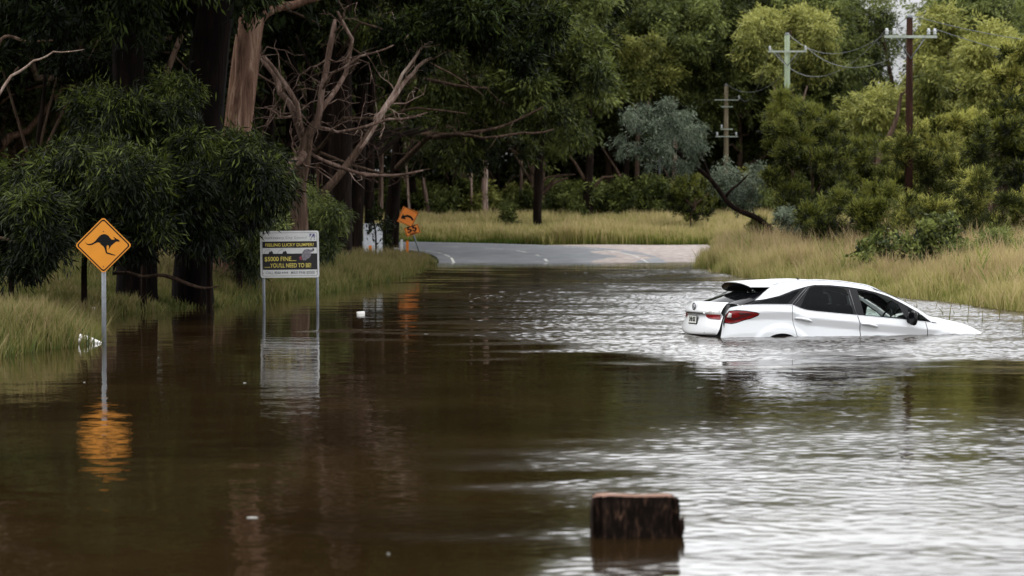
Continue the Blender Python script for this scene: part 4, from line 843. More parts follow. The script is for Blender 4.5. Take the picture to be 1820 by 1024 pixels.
# ---------------------------------------------------------------- power poles and wires
WOOD_BROWN = barkmat('pole_brown', (.010, .005, .004), (.028, .013, .009), (.055, .028, .02), 1.2, .3)
WOOD_GREY = barkmat('pole_grey', (.09, .07, .045), (.16, .13, .085), (.24, .20, .14), 1.2, .3)
WOOD_GREEN = barkmat('pole_green', (.13, .16, .10), (.21, .25, .17), (.30, .34, .25), 1.2, .3)
PORC = simple('porcelain', (.55, .57, .58), .3); ARM = simple('weathered_arm', (.32, .35, .30), .8, 0, .2, 5)
def pole(label, px, ytop, ybase, D, wpx, mat, arms, ang):
    s = D / FPX; x = (px - 910) / FPX * D; zt = at(px, ytop, D).z; zb = min(at(px, ybase, D).z, float(terr(x, D))) - .3
    t = empty('power_pole', (x, D, 0), 0); tag(t, label, 'power pole', 'power poles along the road'); r = wpx * s / 2
    MB().tube([(0, 0, zb), (0, 0, (zb + zt) / 2), (0, 0, zt)], [r * 1.15, r * 1.03, r * .85], 14).build('pole', mat, t)
    MB().tube([(0, 0, zt - .02), (0, 0, zt + .10)], [r * .9, r * .5], 10).build('pole_cap', STEEL, t); ends = []
    for k, (y, hl, ins) in enumerate(arms):
        z = at(px, y, D).z; ca, sa = math.cos(ang), math.sin(ang); L_ = hl * s; off = -r - .07
        rm = Matrix.Rotation(ang, 3, 'Z')
        a = MB().box((0, 0, 0), (L_, .04 if D < 150 else .03, .045 if D < 150 else .03)).build('crossarm', ARM, t); a.location = (-sa * off, ca * off, z); a.rotation_euler = (0, 0, ang)
        for q in ins:
            u = q * s; zz = .06; mb = MB(); mb.tube([(u, 0, zz), (u, 0, zz + .05), (u, 0, zz + .09), (u, 0, zz + .13), (u, 0, zz + .18), (u, 0, zz + .22)], [.03, .07, .035, .08, .04, .05], 10); mb.build('insulator', PORC, a)
            ends.append(Vector((x + ca * u - sa * off, D + sa * u + ca * off, z + zz + .2)))
        if hl > 26:
            for sg in (-1, 1): MB().tube([(sg * L_ * .55, 0, -.03), (0, 0, -.75)], .022, 6).build('brace', STEEL, a)
    ends.append(Vector((x, D, zt + .1)))
    return t, ends
p1, e1 = pole('tall dark brown power pole, nearest of the three, rising from right hand shrubs', 1615, 32, 350, 90, 13, WOOD_BROWN, [(66, 47, (-43, -30, 32, 43))], R(4))
p2, e2 = pole('pale green topped power pole behind the green feathery shrubs', 1398, 62, 360, 138, 11, WOOD_GREEN, [(92, 34, (-31, 32))], R(-3))
p3, e3 = pole('farthest, thinnest grey power pole with several short crossarms', 1290, 152, 320, 168, 8.5, WOOD_GREY, [(178, 22, (22,)), (190, 11, ()), (230, 11, (-9,)), (243, 20, (-17, 17))], R(5))
def wire(label, a, b, sag, r=.012):
    pts = [a.lerp(b, t) - Vector((0, 0, sag * 4 * t * (1 - t))) for t in np.linspace(0, 1, 16)]; o = MB().tube(pts, r, 5, False).build('power_wire', STEEL); tag(o, label, 'wire', 'overhead power wires')
far = at(1000, 150, 190); right = Vector((60, 90, 10))
wire('overhead wire from the brown pole top to the green pole top', e1[4], e2[2], 1.2); wire('overhead wire from the brown pole left arm to the green pole', e1[0], e2[0], 1.6)
wire('overhead wire from the brown pole right arm to the green pole', e1[3], e2[1], 1.2)
wire('overhead wire between the green pole left arm and the grey pole', e2[0], e3[0], 1.3); wire('overhead wire between the green pole right arm and the grey pole', e2[1], e3[4], 1.3)
wire('overhead wire from the brown pole top out of frame right', e1[4], Vector((28, 88, 8.2)), 1.0); wire('overhead wire from the brown pole right arm out of frame right', e1[3], Vector((29, 90, 7.0)), 1.0)
wire('overhead wire from the grey pole leftwards across the forest, upper', e3[0], at(1090, 172, 182), .5); wire('overhead wire from the grey pole leftwards across the forest, lower', e3[3], at(700, 285, 200), .8)
wire('overhead wire from the grey pole leftwards above the pale trunk', e3[2], at(690, 270, 200), .8)
# street lamp on a hidden pole
x, y, z = gpos(1172, 172); t = empty('street_lamp', (x, y, z)); tag(t, 'small white street lamp head on a curved arm before the far forest', 'street lamp'); zt = at(1168, 178, 172).z - z
MB().tube([(0, 0, -.2), (0, 0, zt - .4)], .08, 8).build('pole', STEEL, t); MB().tube([(0, 0, zt - .4), (-.2, 0, zt + .15), (-.6, 0, zt + .42), (-.9, 0, zt + .5)], .04, 6).build('arm', STEEL, t)
mb = MB(); mb.tube([(-.8, 0, zt + .52), (-1.0, 0, zt + .56), (-1.2, 0, zt + .54), (-1.34, 0, zt + .50)], [.06, .14, .14, .06], 10); mb.build('lamp_head', WHITE, t)
# ---------------------------------------------------------------- left bank: big gums, dark wattles, dead limbs
def trunk_poly(name, pts, rad, mat, parent, n=16, seed=0, rough=.06):
    """tapering bark trunk along world points with a furrowed surface"""
    g = np.random.default_rng(seed); P = [Vector(p) for p in pts]; m = 40; pp = []; rr = []
    for i in range(m + 1):
        t = i / m * (len(P) - 1); k = min(int(t), len(P) - 2); f = t - k
        p0, p1, p2, p3 = P[max(k - 1, 0)], P[k], P[k + 1], P[min(k + 2, len(P) - 1)]
        pp.append(.5 * ((2 * p1) + (p2 - p0) * f + (2 * p0 - 5 * p1 + 4 * p2 - p3) * f * f + (3 * p1 - p0 - 3 * p2 + p3) * f ** 3)); rr.append(rad[k] * (1 - f) + rad[k + 1] * f)
    mb = MB(); mb.tube(pp, rr, n); V = []
    ph = g.random(n) * 6
    for i in range(m + 1):
        for k in range(n):
            v = Vector(mb.v[i * n + k]); d = v - pp[i]; V.append(v + d * (rough * (math.sin(ph[k] + i * .35) + .6 * math.sin(ph[k] * 3 + i * .11))))
    mb.v = [tuple(v) for v in V]; return mb.build(name, mat, parent)
def wpt(px, py, D): return at(px, py, D)
def tree_root(name, label, base, cat='tree', group=None):
    t = empty(name, base); tag(t, label, cat, group); return t
def relparent(o, t):
    o.parent = t; o.matrix_parent_inverse = Matrix.Translation(-Vector(t.location)); return o
NOBASE = {'branch'}
def imgtree(name, label, base_px, D, segs, mat, crown=None, leaf=None, cat='tree', limbs=(), limbmat=None, group=None, seed=1, twigs=0):
    """segs: [(px,py,width_px)...]; limbs: lists of (px,py,width_px,dD)"""
    x, y, z = gpos(base_px, D, -.5); t = tree_root(name, label, (x, y, z + .5), cat, group); s = D / FPX
    P = [Vector((x, y, z))] + [wpt(a, b, D) for a, b, w_ in segs]; Rr = [segs[0][2] * s * .56] + [w_ * s / 2 for a, b, w_ in segs]
    if cat in NOBASE: P = P[1:]; Rr = Rr[1:]
    relparent(trunk_poly('trunk', P, Rr, mat, t, 18, seed), t)
    for j, l in enumerate(limbs):
        mb = MB(); pts = [wpt(a, b, D + dd) for a, b, w_, dd in l]; rd_ = [w_ * s / 2 for a, b, w_, dd in l]; q = []; rq = []
        for i in range(len(pts) - 1):
            for f in (0, .33, .66): q.append(pts[i].lerp(pts[i + 1], f) + Vector(np.random.default_rng(seed * 50 + j * 9 + i).standard_normal(3)) * (.03 if f else 0)); rq.append(rd_[i] * (1 - f) + rd_[i + 1] * f)
        q.append(pts[-1]); rq.append(rd_[-1] * .6); mb.tube(q, rq, 8); relparent(mb.build('branch', limbmat or mat, t), t)
    if twigs:
        g = np.random.default_rng(seed + 900); mbs = {}
        for j in range(twigs):
            li = int(g.random() * len(limbs)); l = limbs[li]; mb = mbs.setdefault(li, MB()); k = int(g.random() * (len(l) - 1)); f = g.random(); a_ = wpt(l[k][0], l[k][1], D + l[k][3]).lerp(wpt(l[k + 1][0], l[k + 1][1], D + l[k + 1][3]), f)
            ln = (.5 + 1.3 * g.random()); dv = Vector(g.standard_normal(3)); dv.z += .35; dv.normalize(); pts = [a_]; q = dv.copy()
            for i in range(5): q = (q + Vector(g.standard_normal(3)) * .38).normalized(); pts.append(pts[-1] + q * ln / 5)
            r0 = l[k][2] * s * .12 + .006; mb.tube(pts, taper(r0, r0 * .25, 5), 5)
            for i in (2, 3, 4):
                q2 = (q + Vector(g.standard_normal(3)) * .9).normalized(); mb.tube([pts[i], pts[i] + q2 * ln * .18, pts[i] + (q2 + Vector(g.standard_normal(3)) * .4) * ln * .34], [r0 * .5, r0 * .35, r0 * .15], 4)
        for mb in mbs.values(): relparent(mb.build('twigs', limbmat or mat, t), t)
    if crown:
        g = np.random.default_rng(seed + 500); cl, n, ll, lw, kw = crown
        C_ = []
        for (px, py, rpx, dd, tn) in cl:
            p = wpt(px, py, D + dd); r = rpx * s; C_.append((p.x, p.y, p.z, r, r, r * .8, tn))
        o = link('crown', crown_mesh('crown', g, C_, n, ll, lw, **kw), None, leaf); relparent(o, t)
    return t
def bushcl(g, cx, cy, rx, ry, n, rmin, rmax, dd=3, tn=0, topl=.25):
    """clumps scattered in an ellipse of the tree's outline, at varied depth"""
    o = []
    for i in range(n):
        a = g.random() * 6.283; q = g.random() ** .5; x = cx + rx * q * math.cos(a); y = cy + ry * q * math.sin(a)
        o.append((x, y, rmin + (rmax - rmin) * g.random(), (g.random() - .5) * 2 * dd, tn + topl * (-(y - cy) / ry) * .5 + .3 * (g.random() - .5)))  # tint rises with height: lit tops and shaded undersides painted in
    return o
G = np.random.default_rng(21)
WAT = dict(droop=.75, outw=.55, tvar=.35, shell=.45)
# partly submerged trunks at the waterline
imgtree('gum_tree', 'thick black trunk standing in the water left of the twin trunk beside it', 243, 52.5, [(243, 545, 82), (242, 500, 74), (240, 420, 70), (236, 300, 66), (228, 120, 58), (222, -120, 46), (215, -420, 34)], BARK_BLACK,
        (bushcl(G, 170, -60, 230, 110, 26, 30, 52, 4) + bushcl(G, 120, -330, 260, 190, 40, 40, 60, 4), 60000, .20, .05, WAT), LF_DARK, seed=3)
imgtree('gum_tree', 'massive dark gum trunk rising at the waterline right of the thick black trunk', 343, 53.5, [(343, 540, 76), (343, 480, 70), (350, 400, 66), (358, 280, 68), (370, 120, 66), (384, 0, 60), (398, -200, 50), (410, -420, 36)], BARK_BLACK,
        (bushcl(G, 330, -50, 210, 70, 16, 24, 44, 4) + bushcl(G, 400, -320, 280, 190, 44, 40, 62, 4), 60000, .20, .05, WAT), LF_DARK, limbs=[[(372, 120, 34, 0), (350, 20, 30, .5), (310, -80, 24, 1)]], seed=4)
imgtree('gum_tree', 'pinkish brown peeling gum trunk leaning right behind the massive dark trunk', 405, 60, [(403, 470, 52), (405, 400, 50), (412, 310, 52), (424, 200, 50), (438, 90, 46), (452, 0, 42), (470, -150, 36), (490, -380, 26)], BARK_RED,
        (bushcl(G, 480, -330, 240, 180, 36, 36, 58, 5), 40000, .22, .06, WAT), LF_DARK, limbs=[[(444, 60, 20, 0), (470, 25, 18, .5), (520, 10, 16, 1), (580, -6, 12, 1)]], seed=5)
# leaning and dead limbs in the middle
imgtree('dead_gum', 'tangled dead tree with twisted pale brown limbs above the council notice board', 532, 66, [(532, 400, 32), (530, 330, 30), (540, 280, 26), (548, 240, 20), (560, 215, 7)], BARK_MID, limbmat=BARK_LIMB, seed=6, cat='dead tree', twigs=70, limbs=[
    [(455, 340, 24, -1), (490, 312, 22, -1), (520, 290, 20, -.5), (545, 265, 16, 0)], [(545, 262, 14, 0), (565, 215, 12, 0), (572, 160, 11, 0), (585, 90, 11, .3), (595, 35, 9, .5)],
    [(542, 262, 12, 0), (524, 205, 12, 0), (498, 165, 11, .3), (478, 120, 9, .6), (458, 90, 6, 1)], [(540, 250, 9, 0), (528, 185, 9, -.2), (500, 140, 8, 0), (470, 100, 6, 0)],
    [(560, 215, 10, 0), (590, 170, 9, .5), (615, 130, 8, 1), (626, 70, 7, 1), (600, 20, 6, 1)], [(552, 225, 8, 0), (600, 235, 5, .2), (690, 212, 5, .5), (760, 200, 4, .5)], [(445, 280, 7, -1), (470, 298, 7, -1), (510, 325, 6, -1)],
    [(545, 270, 7, 0), (590, 292, 7, .3), (650, 312, 6, .5), (700, 312, 5, 1), (752, 303, 4, 1)], [(572, 160, 6, 0), (590, 130, 5, -.5), (640, 100, 4, -.5), (700, 80, 3, -.5)], [(524, 205, 6, 0), (500, 210, 4, -.5), (470, 190, 3, -.5)]])
imgtree('leaning_gum', 'slender leaning gum with two long pale limbs crossing the dark trunks', 510, 72, [(520, 415, 18), (560, 360, 16), (600, 315, 14), (640, 262, 12), (672, 212, 10)], BARK_MID, limbmat=BARK_PALE, seed=7, cat='tree', twigs=14, limbs=[
    [(600, 315, 13, 0), (640, 262, 12, 0), (672, 212, 11, 0), (700, 175, 8, 0), (735, 130, 7, .5), (768, 102, 5, .5)], [(672, 212, 9, 0), (690, 180, 7, 0), (715, 132, 6, 0), (745, 92, 5, 0), (760, 78, 4, 0)]],
    crown=(bushcl(G, 790, 40, 110, 80, 14, 18, 32, 3) + bushcl(G, 900, 60, 90, 70, 10, 16, 30, 3), 30000, .20, .055, WAT), leaf=LF_DARK)
for i, (px, D, yb, wd, lean, lb) in enumerate(((655, 96, 440, 15, 3, 'slim dark trunk behind the faded white sign'), (560, 94, 440, 13, -5, 'slim trunk leaning left of the dark trio'), (702, 112, 425, 13, 4, 'slim dark trunk behind the bend sign'), (470, 86, 440, 22, 5, 'dark gum trunk right of the pinkish peeling trunk'), (578, 82, 440, 26, 4, 'straight dark gum trunk behind the right end of the notice board'), (606, 80, 452, 34, 2, 'thickest dark gum trunk of the trio right of the notice board'), (632, 86, 442, 22, 6, 'rightmost dark gum trunk of the trio right of the notice board'), (524, 90, 430, 24, -3, 'dark straight trunk standing behind the tangled dead tree'))):
    imgtree('gum_tree', lb, px, D, [(px, yb, wd * 1.15), (px + lean, 300, wd), (px + lean * 2, 150, wd * .9), (px + lean * 3, 0, wd * .8), (px + lean * 5, -260, wd * .55)], BARK_DARK,
            (bushcl(G, px + 40 + i * 12, -230, 190, 170, 26, 26, 44, 5) + bushcl(G, px + 60, 30, 120, 90, 12, 14, 28, 5, .1), 45000, .24, .065, WAT), LF_DARK if i % 2 else LF_MID, limbs=[[(px + lean, 290, 10, 0), (px + 60, 240, 7, 1), (px + 120, 225, 4, 2)], [(px + lean, 200, 10, 0), (px - 50, 130, 8, 1), (px - 80, 60, 5, 2)]], seed=20 + i)
imgtree('gum_tree', 'spreading gum reaching its low leafy branches right over the meadow', 690, 105, [(690, 420, 22), (700, 330, 20), (712, 220, 18), (730, 100, 16), (750, -60, 12)], BARK_DARK,
        (bushcl(G, 880, 150, 190, 130, 54, 18, 34, 6, .05) + bushcl(G, 980, 90, 90, 90, 22, 16, 30, 5, .15) + bushcl(G, 830, -60, 220, 130, 40, 24, 44, 6) + bushcl(G, 760, 235, 110, 60, 12, 12, 24, 4), 150000, .26, .07, WAT), LF_MID, limbmat=BARK_MID, limbs=[
        [(705, 300, 12, 0), (760, 245, 9, -6), (840, 235, 6, -8), (900, 222, 4, -8), (965, 190, 3, -8)], [(710, 240, 11, 0), (790, 240, 7, -7), (860, 246, 5, -9), (930, 236, 4, -9), (985, 230, 3, -9)], [(716, 200, 9, 0), (750, 140, 6, -8), (810, 152, 5, -9), (870, 156, 3, -9)], [(720, 160, 12, 0), (800, 70, 9, -1), (880, 30, 6, -1)]], seed=31, twigs=30)
imgtree('gum_tree', 'tall gum with hanging lighter green foliage at the centre of the treeline', 960, 132, [(955, 385, 16), (958, 300, 15), (965, 180, 13), (985, 60, 11), (1000, -80, 8)], BARK_DARK,
        (bushcl(G, 985, 150, 95, 120, 40, 18, 32, 5, .15) + bushcl(G, 940, 30, 130, 100, 34, 20, 36, 5, .1) + bushcl(G, 930, -110, 140, 100, 24, 24, 40, 5), 110000, .28, .08, WAT), LF_GREEN, limbmat=BARK_MID, limbs=[[(957, 320, 8, 0), (930, 280, 6, .5), (905, 262, 4, 1)], [(957, 350, 6, 0), (985, 325, 5, 0), (1010, 316, 3, 0)]], seed=33)
imgtree('leaning_gum', 'dark crooked branches reaching right in front of the spreading gum', 560, 78, [(548, 300, 9), (570, 225, 7)], BARK_DARK, cat='tree', seed=95, twigs=26, limbmat=BARK_MID, limbs=[
    [(556, 280, 7, 0), (610, 210, 6, -2), (680, 210, 5, -2), (740, 192, 4, -2), (830, 202, 2.5, -2)], [(545, 262, 6, 0), (620, 292, 5, -1), (700, 315, 4, -1), (765, 300, 2.5, -1)],
    [(600, 100, 6, 0), (640, 40, 5, -1), (690, 55, 4, -1), (750, 58, 2.5, -1)], [(480, 10, 5, 0), (560, 40, 5, 0), (640, 95, 4, 0), (620, 130, 3, 0)], [(700, 60, 4, 0), (740, 100, 4, 0), (800, 130, 3, 0), (860, 170, 2, 0)], [(420, 90, 4, -5), (455, 130, 4, -5), (520, 165, 3, -5), (560, 160, 2, -5)]])
# dark wattle thickets with narrow hanging leaves
WB = [('rounded dark wattle crown with sunlit yellowish top behind the kangaroo sign', 255, 51, (240, 215, 82, 90), 24, LF_WATTLE_SHADE, -.03, 42000, 300),
      ('dark wattle thicket hanging low between the sign and the notice board', 372, 50, (372, 330, 105, 80), 26, LF_WATTLE_SHADE, -.16, 50000, 440),
      ('broad shadowy wattle thicket low behind the kangaroo sign', 150, 47.5, (165, 360, 120, 85), 34, LF_WATTLE_SHADE, -.16, 64000, 470),
      ('dark wattle at the left picture edge with silvery hanging leaves', 20, 46, (25, 385, 75, 95), 24, LF_WATTLE_SHADE, -.12, 50000, 480),
      ('black shadowed gum crown filling the upper left corner', 60, 60, (90, 60, 170, 110), 44, LF_DARK, -.1, 70000, 330),
      ('dim green shrub under the peeling trunk left of the notice board', 425, 57, (422, 400, 62, 72), 14, LF_GREEN, -.25, 26000, 460),
      ('dim shrub below the dead tree right behind the notice board', 520, 70, (540, 400, 70, 50), 12, LF_GREEN, -.2, 22000, 440)]
for i, (lb, bpx, D, (cx, cy_, rx, ry), n, lf, tn, nl, ys) in enumerate(WB):
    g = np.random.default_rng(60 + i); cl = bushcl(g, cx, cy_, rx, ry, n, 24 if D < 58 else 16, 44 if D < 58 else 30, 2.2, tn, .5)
    imgtree('wattle', lb, bpx, D, [(bpx, ys, 10), ((bpx + cx) / 2, (ys + cy_) / 2, 8), (cx, cy_, 6)], BARK_DARK, (cl, nl, .17, .026, dict(droop=.8, outw=.6, tvar=.4, shell=.4)), lf, cat='shrub',
            limbs=[[(bpx, ys - 20, 6, 0), (cx + rx * q, cy_ + 10, 3, .5 * q)] for q in (-.6, .5, .2)], limbmat=BARK_MID, seed=60 + i)
# low bare branches over the water edge
o = imgtree('fallen_branch', 'crooked grey fallen branch crossing in front of the two black trunks', 430, 49, [(392, 508, 2), (365, 512, 4), (340, 507, 6), (312, 496, 7), (285, 489, 6), (255, 492, 6), (228, 485, 5), (200, 486, 6)], BARK_MID, cat='branch', seed=80)
imgtree('fallen_branch', 'broken grey branch sloping down at the left picture edge', 90, 44, [(70, 500, 6), (60, 478, 7), (48, 440, 7), (10, 425, 6), (-30, 418, 5)], BARK_MID, cat='branch', seed=81)
imgtree('dead_branch', 'thin pale dead branch jutting across the black crown, upper left', -30, 50, [(-30, 400, 8), (-20, 200, 8), (0, 74, 6), (50, 74, 5), (95, 72, 3)], BARK_MID, cat='branch', seed=82, limbs=[[(-18, 200, 6, 0), (20, 135, 5, 0), (60, 108, 4, 0), (95, 92, 3, 0), (150, 88, 2, 0)]], limbmat=BARK_PALE)
# vine covered white sign leaves
imgtree('sapling', 'leafy dark sapling growing in front of the faded white sign', 668, 89, [(668, 420, 3), (664, 390, 3), (668, 370, 2)], BARK_DARK, ([(668, 385, 14, 0, -.2), (655, 405, 9, 0, -.1), (684, 400, 10, 0, -.1), (690, 425, 8, 0, 0), (672, 372, 9, 0, -.1)], 620, .17, .05, WAT), LF_WATTLE_SHADE, cat='sapling', seed=84)
# background rows on the left
VL = [tree_meshes(200 + i, 26, .38, (12, 14, 11)[i], (26, 30, 24)[i], 60000, .34, .10, .22, crad=.085, dead=6) for i in range(3)]
random.seed(9); k = 0
for D, x0, x1, st in ((74, -22, -9.5, 3.4), (92, -30, -10, 4.2), (118, -34, -6.5, 4.4), (142, -40, -9, 5), (160, -32, -2, 4.2)):
    x = x0
    while x < x1:
        xx = x + random.uniform(-1, 1); DD = D + random.uniform(-4, 4); x += st; v = VL[k % 3]; k += 1; sc_ = random.uniform(.85, 1.1)
        place_tree('gum_tree', 'tall dark gum in the shaded left forest behind the wattles', 'tree', (xx, DD, float(terr(xx, DD)) - .1), v[0], v[1], (BARK_DARK, BARK_MID, BARK_RED)[k % 3], (LF_DARK, LF_WATTLE_SHADE)[k % 2] if D < 110 else (LF_GREEN, LF_MID)[k % 2], 'dark gums in the left forest', (sc_, sc_, sc_), random.uniform(0, 6.28))

g = np.random.default_rng(5)
for i, px in enumerate((588, 622, 676, 728, 762, 838, 925)):
    D = 140 + 25 * g.random(); w_ = 4 + 4 * g.random(); ln = g.normal() * 26
    imgtree('slender_gum', 'slim pale grey trunk among the dark trees of the centre forest', px, D, [(px, 386, w_ * 1.2), (px + ln * .3, 300, w_), (px + ln * .6, 200, w_ * .9), (px + ln, 80, w_ * .7), (px + ln * 1.3, -20, w_ * .5)], BARK_PALE if i % 2 else BARK_LIMB, None, None, cat='tree', group='slim pale trunks in the centre forest',
            limbs=[[(px + ln * .4, 270, w_ * .5, 0), (px + ln * .4 + g.normal() * 30, 225, w_ * .35, 0), (px + ln * .4 + g.normal() * 50, 170, w_ * .2, 0)], [(px + ln * .2, 330, w_ * .4, 0), (px + ln * .2 + g.normal() * 30, 300, w_ * .3, 0)]], seed=800 + i)
# ---------------------------------------------------------------- middle distance trunks and right bank shrubs
GR = np.random.default_rng(77)
DR = dict(droop=.5, outw=.6, tvar=.3, shell=.5)
for i, (px, D, w_, mat, top, lb) in enumerate(((862, 158, 11, BARK_PALE, 215, 'bare pale trunk standing alone at the meadow edge'), (803, 166, 10, BARK_DARK, 100, 'dark straight trunk left of the bare pale trunk'), (948, 160, 13, BARK_MID, 120, 'left stem of the brown twin trunks at the meadow edge'), (963, 161, 11, BARK_MID, 100, 'right stem of the brown twin trunks at the meadow edge'), (1046, 158, 15, BARK_DARK, 80, 'thick dark trunk at the meadow edge right of the twin trunks'), (1112, 168, 12, BARK_DARK, 120, 'dark trunk behind the grey green leaning gum crown'), (885, 170, 8, BARK_DARK, 120, 'thin dark trunk just right of the bare pale trunk'), (1198, 172, 8, BARK_PALE, 150, 'thin pale trunk below the grey green leaning gum crown'))):
    g = np.random.default_rng(90 + i)
    imgtree('gum_tree', lb, px, D, [(px, 382, w_ * 1.2), (px - 1, 330, w_), (px + 2, 260, w_ * .9), (px - 4, top, w_ * .7)], mat,
            None if i == 0 else (bushcl(g, px, 40, 70, 90, 20, 16, 28, 4, .05), 26000, .30, .09, DR), LF_WATTLE_SHADE if px < 1050 else LF_GREEN, limbmat=BARK_MID,
            limbs=[[(px, 330, w_ * .5, 0), (px - 24, 290, w_ * .35, 0), (px - 42, 262, w_ * .2, 0)], [(px, 345, w_ * .45, 0), (px + 26, 315, w_ * .3, 0), (px + 60, 310, w_ * .2, 0)]] if i else [[(px, 300, 3, 0), (px - 8, 240, 2, 0)]], seed=90 + i)
# forest edge undergrowth
for i in range(34):
    px = 690 + i * 22 + random.uniform(-8, 8); D = random.uniform(158, 172); ry = random.uniform(10, 26); g = np.random.default_rng(300 + i)
    if True: 
        ry *= 1.25; cl = bushcl(g, px, 380 - ry, 24, ry, 8, 8, 15, 2, .05)
        imgtree('understorey_shrub', 'low green shrub at the foot of the forest beyond the meadow', px, D, [(px, 384, 2), (px, 372, 1.5)], BARK_DARK, (cl, 4600, .26, .09, DR), (LF_MID, LF_GREEN, LF_OLIVE)[i % 3], cat='shrub', group='shrubs along the forest foot', seed=300 + i)
imgtree('sapling', 'lone young sapling standing in the meadow grass right of the bare trunk', 905, 132, [(905, 402, 2), (904, 385, 2), (905, 365, 1)], BARK_MID, ([(905, 372, 11, 0, .1), (902, 385, 9, 0, 0), (908, 396, 7, 0, -.1)], 1500, .16, .05, DR), LF_GREEN, cat='sapling', seed=350)
# individually visible crowns of the right forest
RC = [('domed bright green gum crown behind the green topped power pole', 1405, 166, (1405, 78, 76, 60), 26, LF_OLIVE, .2, 46000),
      ('spreading olive gum crown with a bent bare limb left of the power poles', 1130, 168, (1130, 115, 72, 60), 26, LF_OLIVE, .08, 44000),
      ('tall green gum crown between the grey and green power poles', 1340, 182, (1330, 150, 70, 120), 34, LF_GREEN, .12, 56000),
      ('mid green gum crown above the farthest power pole', 1240, 184, (1240, 110, 60, 120), 32, LF_GREEN, .0, 52000),
      ('dark gum crown right of the domed bright crown', 1490, 180, (1478, 130, 48, 120), 26, LF_GREEN, -.05, 46000),
      ('thin yellow green gum crown left of the brown power pole', 1552, 150, (1545, 205, 30, 45), 12, LF_OLIVE, .25, 11000),
      ('tall olive gum crown right of the brown power pole', 1700, 150, (1685, 130, 62, 100), 34, LF_OLIVE, .1, 52000),
      ('pale green loose gum crown near the right picture edge', 1760, 140, (1765, 140, 50, 80), 22, LF_OLIVE, .3, 34000),
      ('sparse high crown against the sky above the brown power pole', 1600, 190, (1530, 40, 62, 60), 16, LF_GREEN, -.05, 10000),
      ('dark crown in the top right corner beyond the pale gum', 1770, 185, (1770, 30, 90, 50), 22, LF_GREEN, -.1, 40000)]
for i, (lb, bpx, D, (cx, cy_, rx, ry), n, lf, tn, nl) in enumerate(RC):
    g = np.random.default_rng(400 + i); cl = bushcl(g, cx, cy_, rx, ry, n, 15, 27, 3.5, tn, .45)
    imgtree('gum_tree', lb, bpx, D, [(bpx, 360, 9), (bpx + 3, 250, 8), ((bpx + cx) / 2, cy_ + ry * .3, 6), (cx, cy_ - ry * .4, 3)], BARK_MID, (cl, nl, .30, .085, DR), lf, limbmat=BARK_PALE,
            limbs=[[(bpx + 2, 240, 5, 0), (cx + rx * q, cy_ + ry * .2, 2.5, 1)] for q in (-.7, .6)], seed=400 + i)
# leaning grey gum whose dark trunk bends down to the grass
imgtree('leaning_gum', 'grey green gum with a dark trunk arching left from the bank grass', 1377, 96, [(1374, 424, 11), (1352, 392, 10), (1300, 366, 9), (1262, 318, 8), (1215, 280, 7), (1180, 250, 5)], BARK_DARK,
        (bushcl(GR, 1165, 240, 88, 60, 34, 9, 19, 2.5, .1) + bushcl(GR, 1215, 262, 55, 38, 14, 11, 20, 2, .1) + [(1130, 262, 14, 0, .1), (1235, 240, 16, 0, .2)], 15000, .15, .032, dict(droop=.8, outw=.5, tvar=.45, shell=.15, per=16)), LF_GREY, limbmat=BARK_DARK, limbs=[[(1262, 318, 6, 0), (1240, 262, 4, 0), (1200, 230, 3, 0)], [(1366, 420, 6, 0), (1369, 398, 5, 0)], [(1290, 350, 6, 0), (1310, 330, 4, 0), (1330, 310, 3, 0)]], seed=500)
SH = [('blue grey sapling foliage in front of the farthest power pole', 1348, 100, (1318, 320, 44, 48), 16, LF_GREY, .15, 7000, .14, .04, 420),
      ('blue grey shrub on the bank left of the dark sheoak', 1424, 90, (1420, 400, 34, 38), 12, LF_GREY, .0, 6500, .11, .035, 440),
      ('round dark green bush behind the leaning gum trunk', 1228, 128, (1235, 350, 52, 34), 14, LF_SHE, .05, 16000, .16, .03, 385),
      ('tall dark sheoak with several spires beside the green topped pole', 1440, 96, (1440, 300, 78, 100), 44, LF_SHE, .05, 80000, .17, .022, 440),
      ('bright topped sheoak spire directly below the green pole', 1400, 98, (1402, 220, 34, 48), 14, LF_SHE, .3, 20000, .17, .022, 430),
      ('dense dark sheoak mass spreading low over the bank grass', 1480, 84, (1485, 402, 62, 62), 30, LF_SHE, -.1, 56000, .15, .02, 450),
      ('olive green sheoak behind the brown power pole foot', 1560, 102, (1555, 310, 62, 62), 28, LF_SHE, .1, 46000, .17, .024, 430),
      ('feathery yellow green wattle at the foot of the brown pole', 1650, 92, (1645, 300, 62, 72), 32, LF_YELLOW, -.15, 60000, .15, .022, 440),
      ('bright yellow green wattle crown right of the brown pole', 1700, 104, (1700, 240, 70, 42), 24, LF_YELLOW, .15, 46000, .18, .04, 430),
      ('dark green bush on the right with a shaded hollow', 1790, 88, (1780, 265, 60, 62), 28, LF_SHE, .0, 56000, .15, .026, 440),
      ('pale leafy sapling crown reaching in from the right edge', 1815, 90, (1812, 150, 34, 90), 18, LF_YELLOW, .1, 24000, .16, .05, 420),
      ('feathery olive wattle low on the right bank', 1740, 78, (1745, 388, 74, 70), 34, LF_YELLOW, -.25, 70000, .13, .018, 460),
      ('dull olive wattle between the sheoak and the round leaved bush', 1570, 80, (1570, 402, 58, 62), 24, LF_SHE, .15, 46000, .13, .02, 460),
      ('drooping olive wattle on the bank behind the flooded car', 1640, 76, (1640, 408, 54, 54), 20, LF_YELLOW, -.2, 36000, .13, .018, 460),
      ('low green broom bush near the water at the right edge', 1790, 66, (1775, 452, 62, 34), 16, LF_GREEN, .0, 26000, .11, .015, 490),
      ('small dark shrub on the bank at the leaning trunk foot', 1348, 102, (1346, 408, 18, 12), 6, LF_SHE, .0, 5000, .12, .02, 425)]
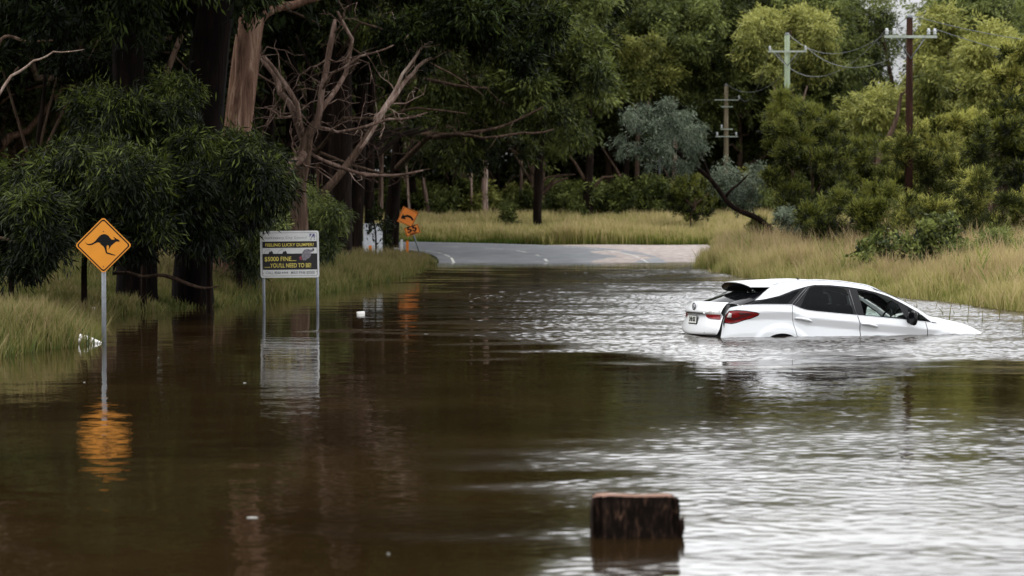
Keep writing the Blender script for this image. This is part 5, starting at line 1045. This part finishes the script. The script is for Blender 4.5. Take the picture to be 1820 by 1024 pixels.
for i, (lb, bpx, D, (cx, cy_, rx, ry), n, lf, tn, nl, ll, lw, yb) in enumerate(SH):
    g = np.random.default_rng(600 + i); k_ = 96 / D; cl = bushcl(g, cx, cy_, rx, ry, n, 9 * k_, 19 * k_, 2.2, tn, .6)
    up_ = dict(droop=-.45, outw=1.0, tvar=.55, shell=.3, per=44, spread=.85) if lf in (LF_SHE, LF_YELLOW) else dict(droop=.5, outw=.7, tvar=.4, shell=.4)
    imgtree('shrub', lb, bpx, D, [(bpx, yb, 3), ((bpx + cx) / 2 + 4, (yb + cy_) / 2, 2.5), (cx, cy_ - ry * .3, 1.5)], BARK_MID, (cl, nl, ll, lw, up_), lf, cat='shrub', limbmat=BARK_MID,
            limbs=[[((bpx + cx) / 2, (yb + cy_) / 2, 3, 0), (cx + rx * q, cy_ - ry * .2, 1.5, .6)] for q in (-.6, .5, .1)], seed=600 + i)
# bush with round leaves close behind the car
for i, (lb, cx, cy_, rx, ry, n, nl) in enumerate((('glossy round leaved bush on the bank above the car bonnet', 1655, 416, 44, 52, 18, 2600), ('low round leaved shrub spreading left of the taller glossy bush', 1588, 450, 60, 28, 14, 1900))):
    g = np.random.default_rng(700 + i); cl = bushcl(g, cx, cy_, rx, ry, n, 9, 18, 1.2, .0, .5)
    imgtree('shrub', lb, cx, 68, [(cx, 475, 3), (cx, 440, 3), (cx, cy_, 2)], BARK_MID, (cl, nl, .12, .075, dict(droop=.2, outw=.6, tvar=.5, shell=.3)), LF_GREEN, cat='shrub', limbs=[[(cx, 465, 2, 0), (cx + q * rx, cy_, 1, 0)] for q in (-.7, -.3, .4, .8)], seed=700 + i)
# dead bare tree between the crowns
imgtree('dead_gum', 'bent dead grey brown trunk leaning left of the brown power pole', 1565, 118, [(1560, 300, 9), (1575, 255, 9), (1592, 215, 8), (1603, 165, 5)], BARK_MID, cat='dead tree', seed=720, limbs=[[(1575, 255, 6, 0), (1562, 250, 4, 0)], [(1603, 168, 4, 0), (1612, 155, 3, 0)]])
imgtree('hanging_spray', 'dark leaf spray hanging into the top of the picture', 1200, 30, [(1200, -60, 3), (1197, -30, 2), (1195, -8, 1)], BARK_DARK, ([(1190, -8, 14, 0, -.3), (1206, -4, 10, 0, -.3)], 160, .10, .02, WAT), LF_DARK, cat='branch', seed=730) if False else None
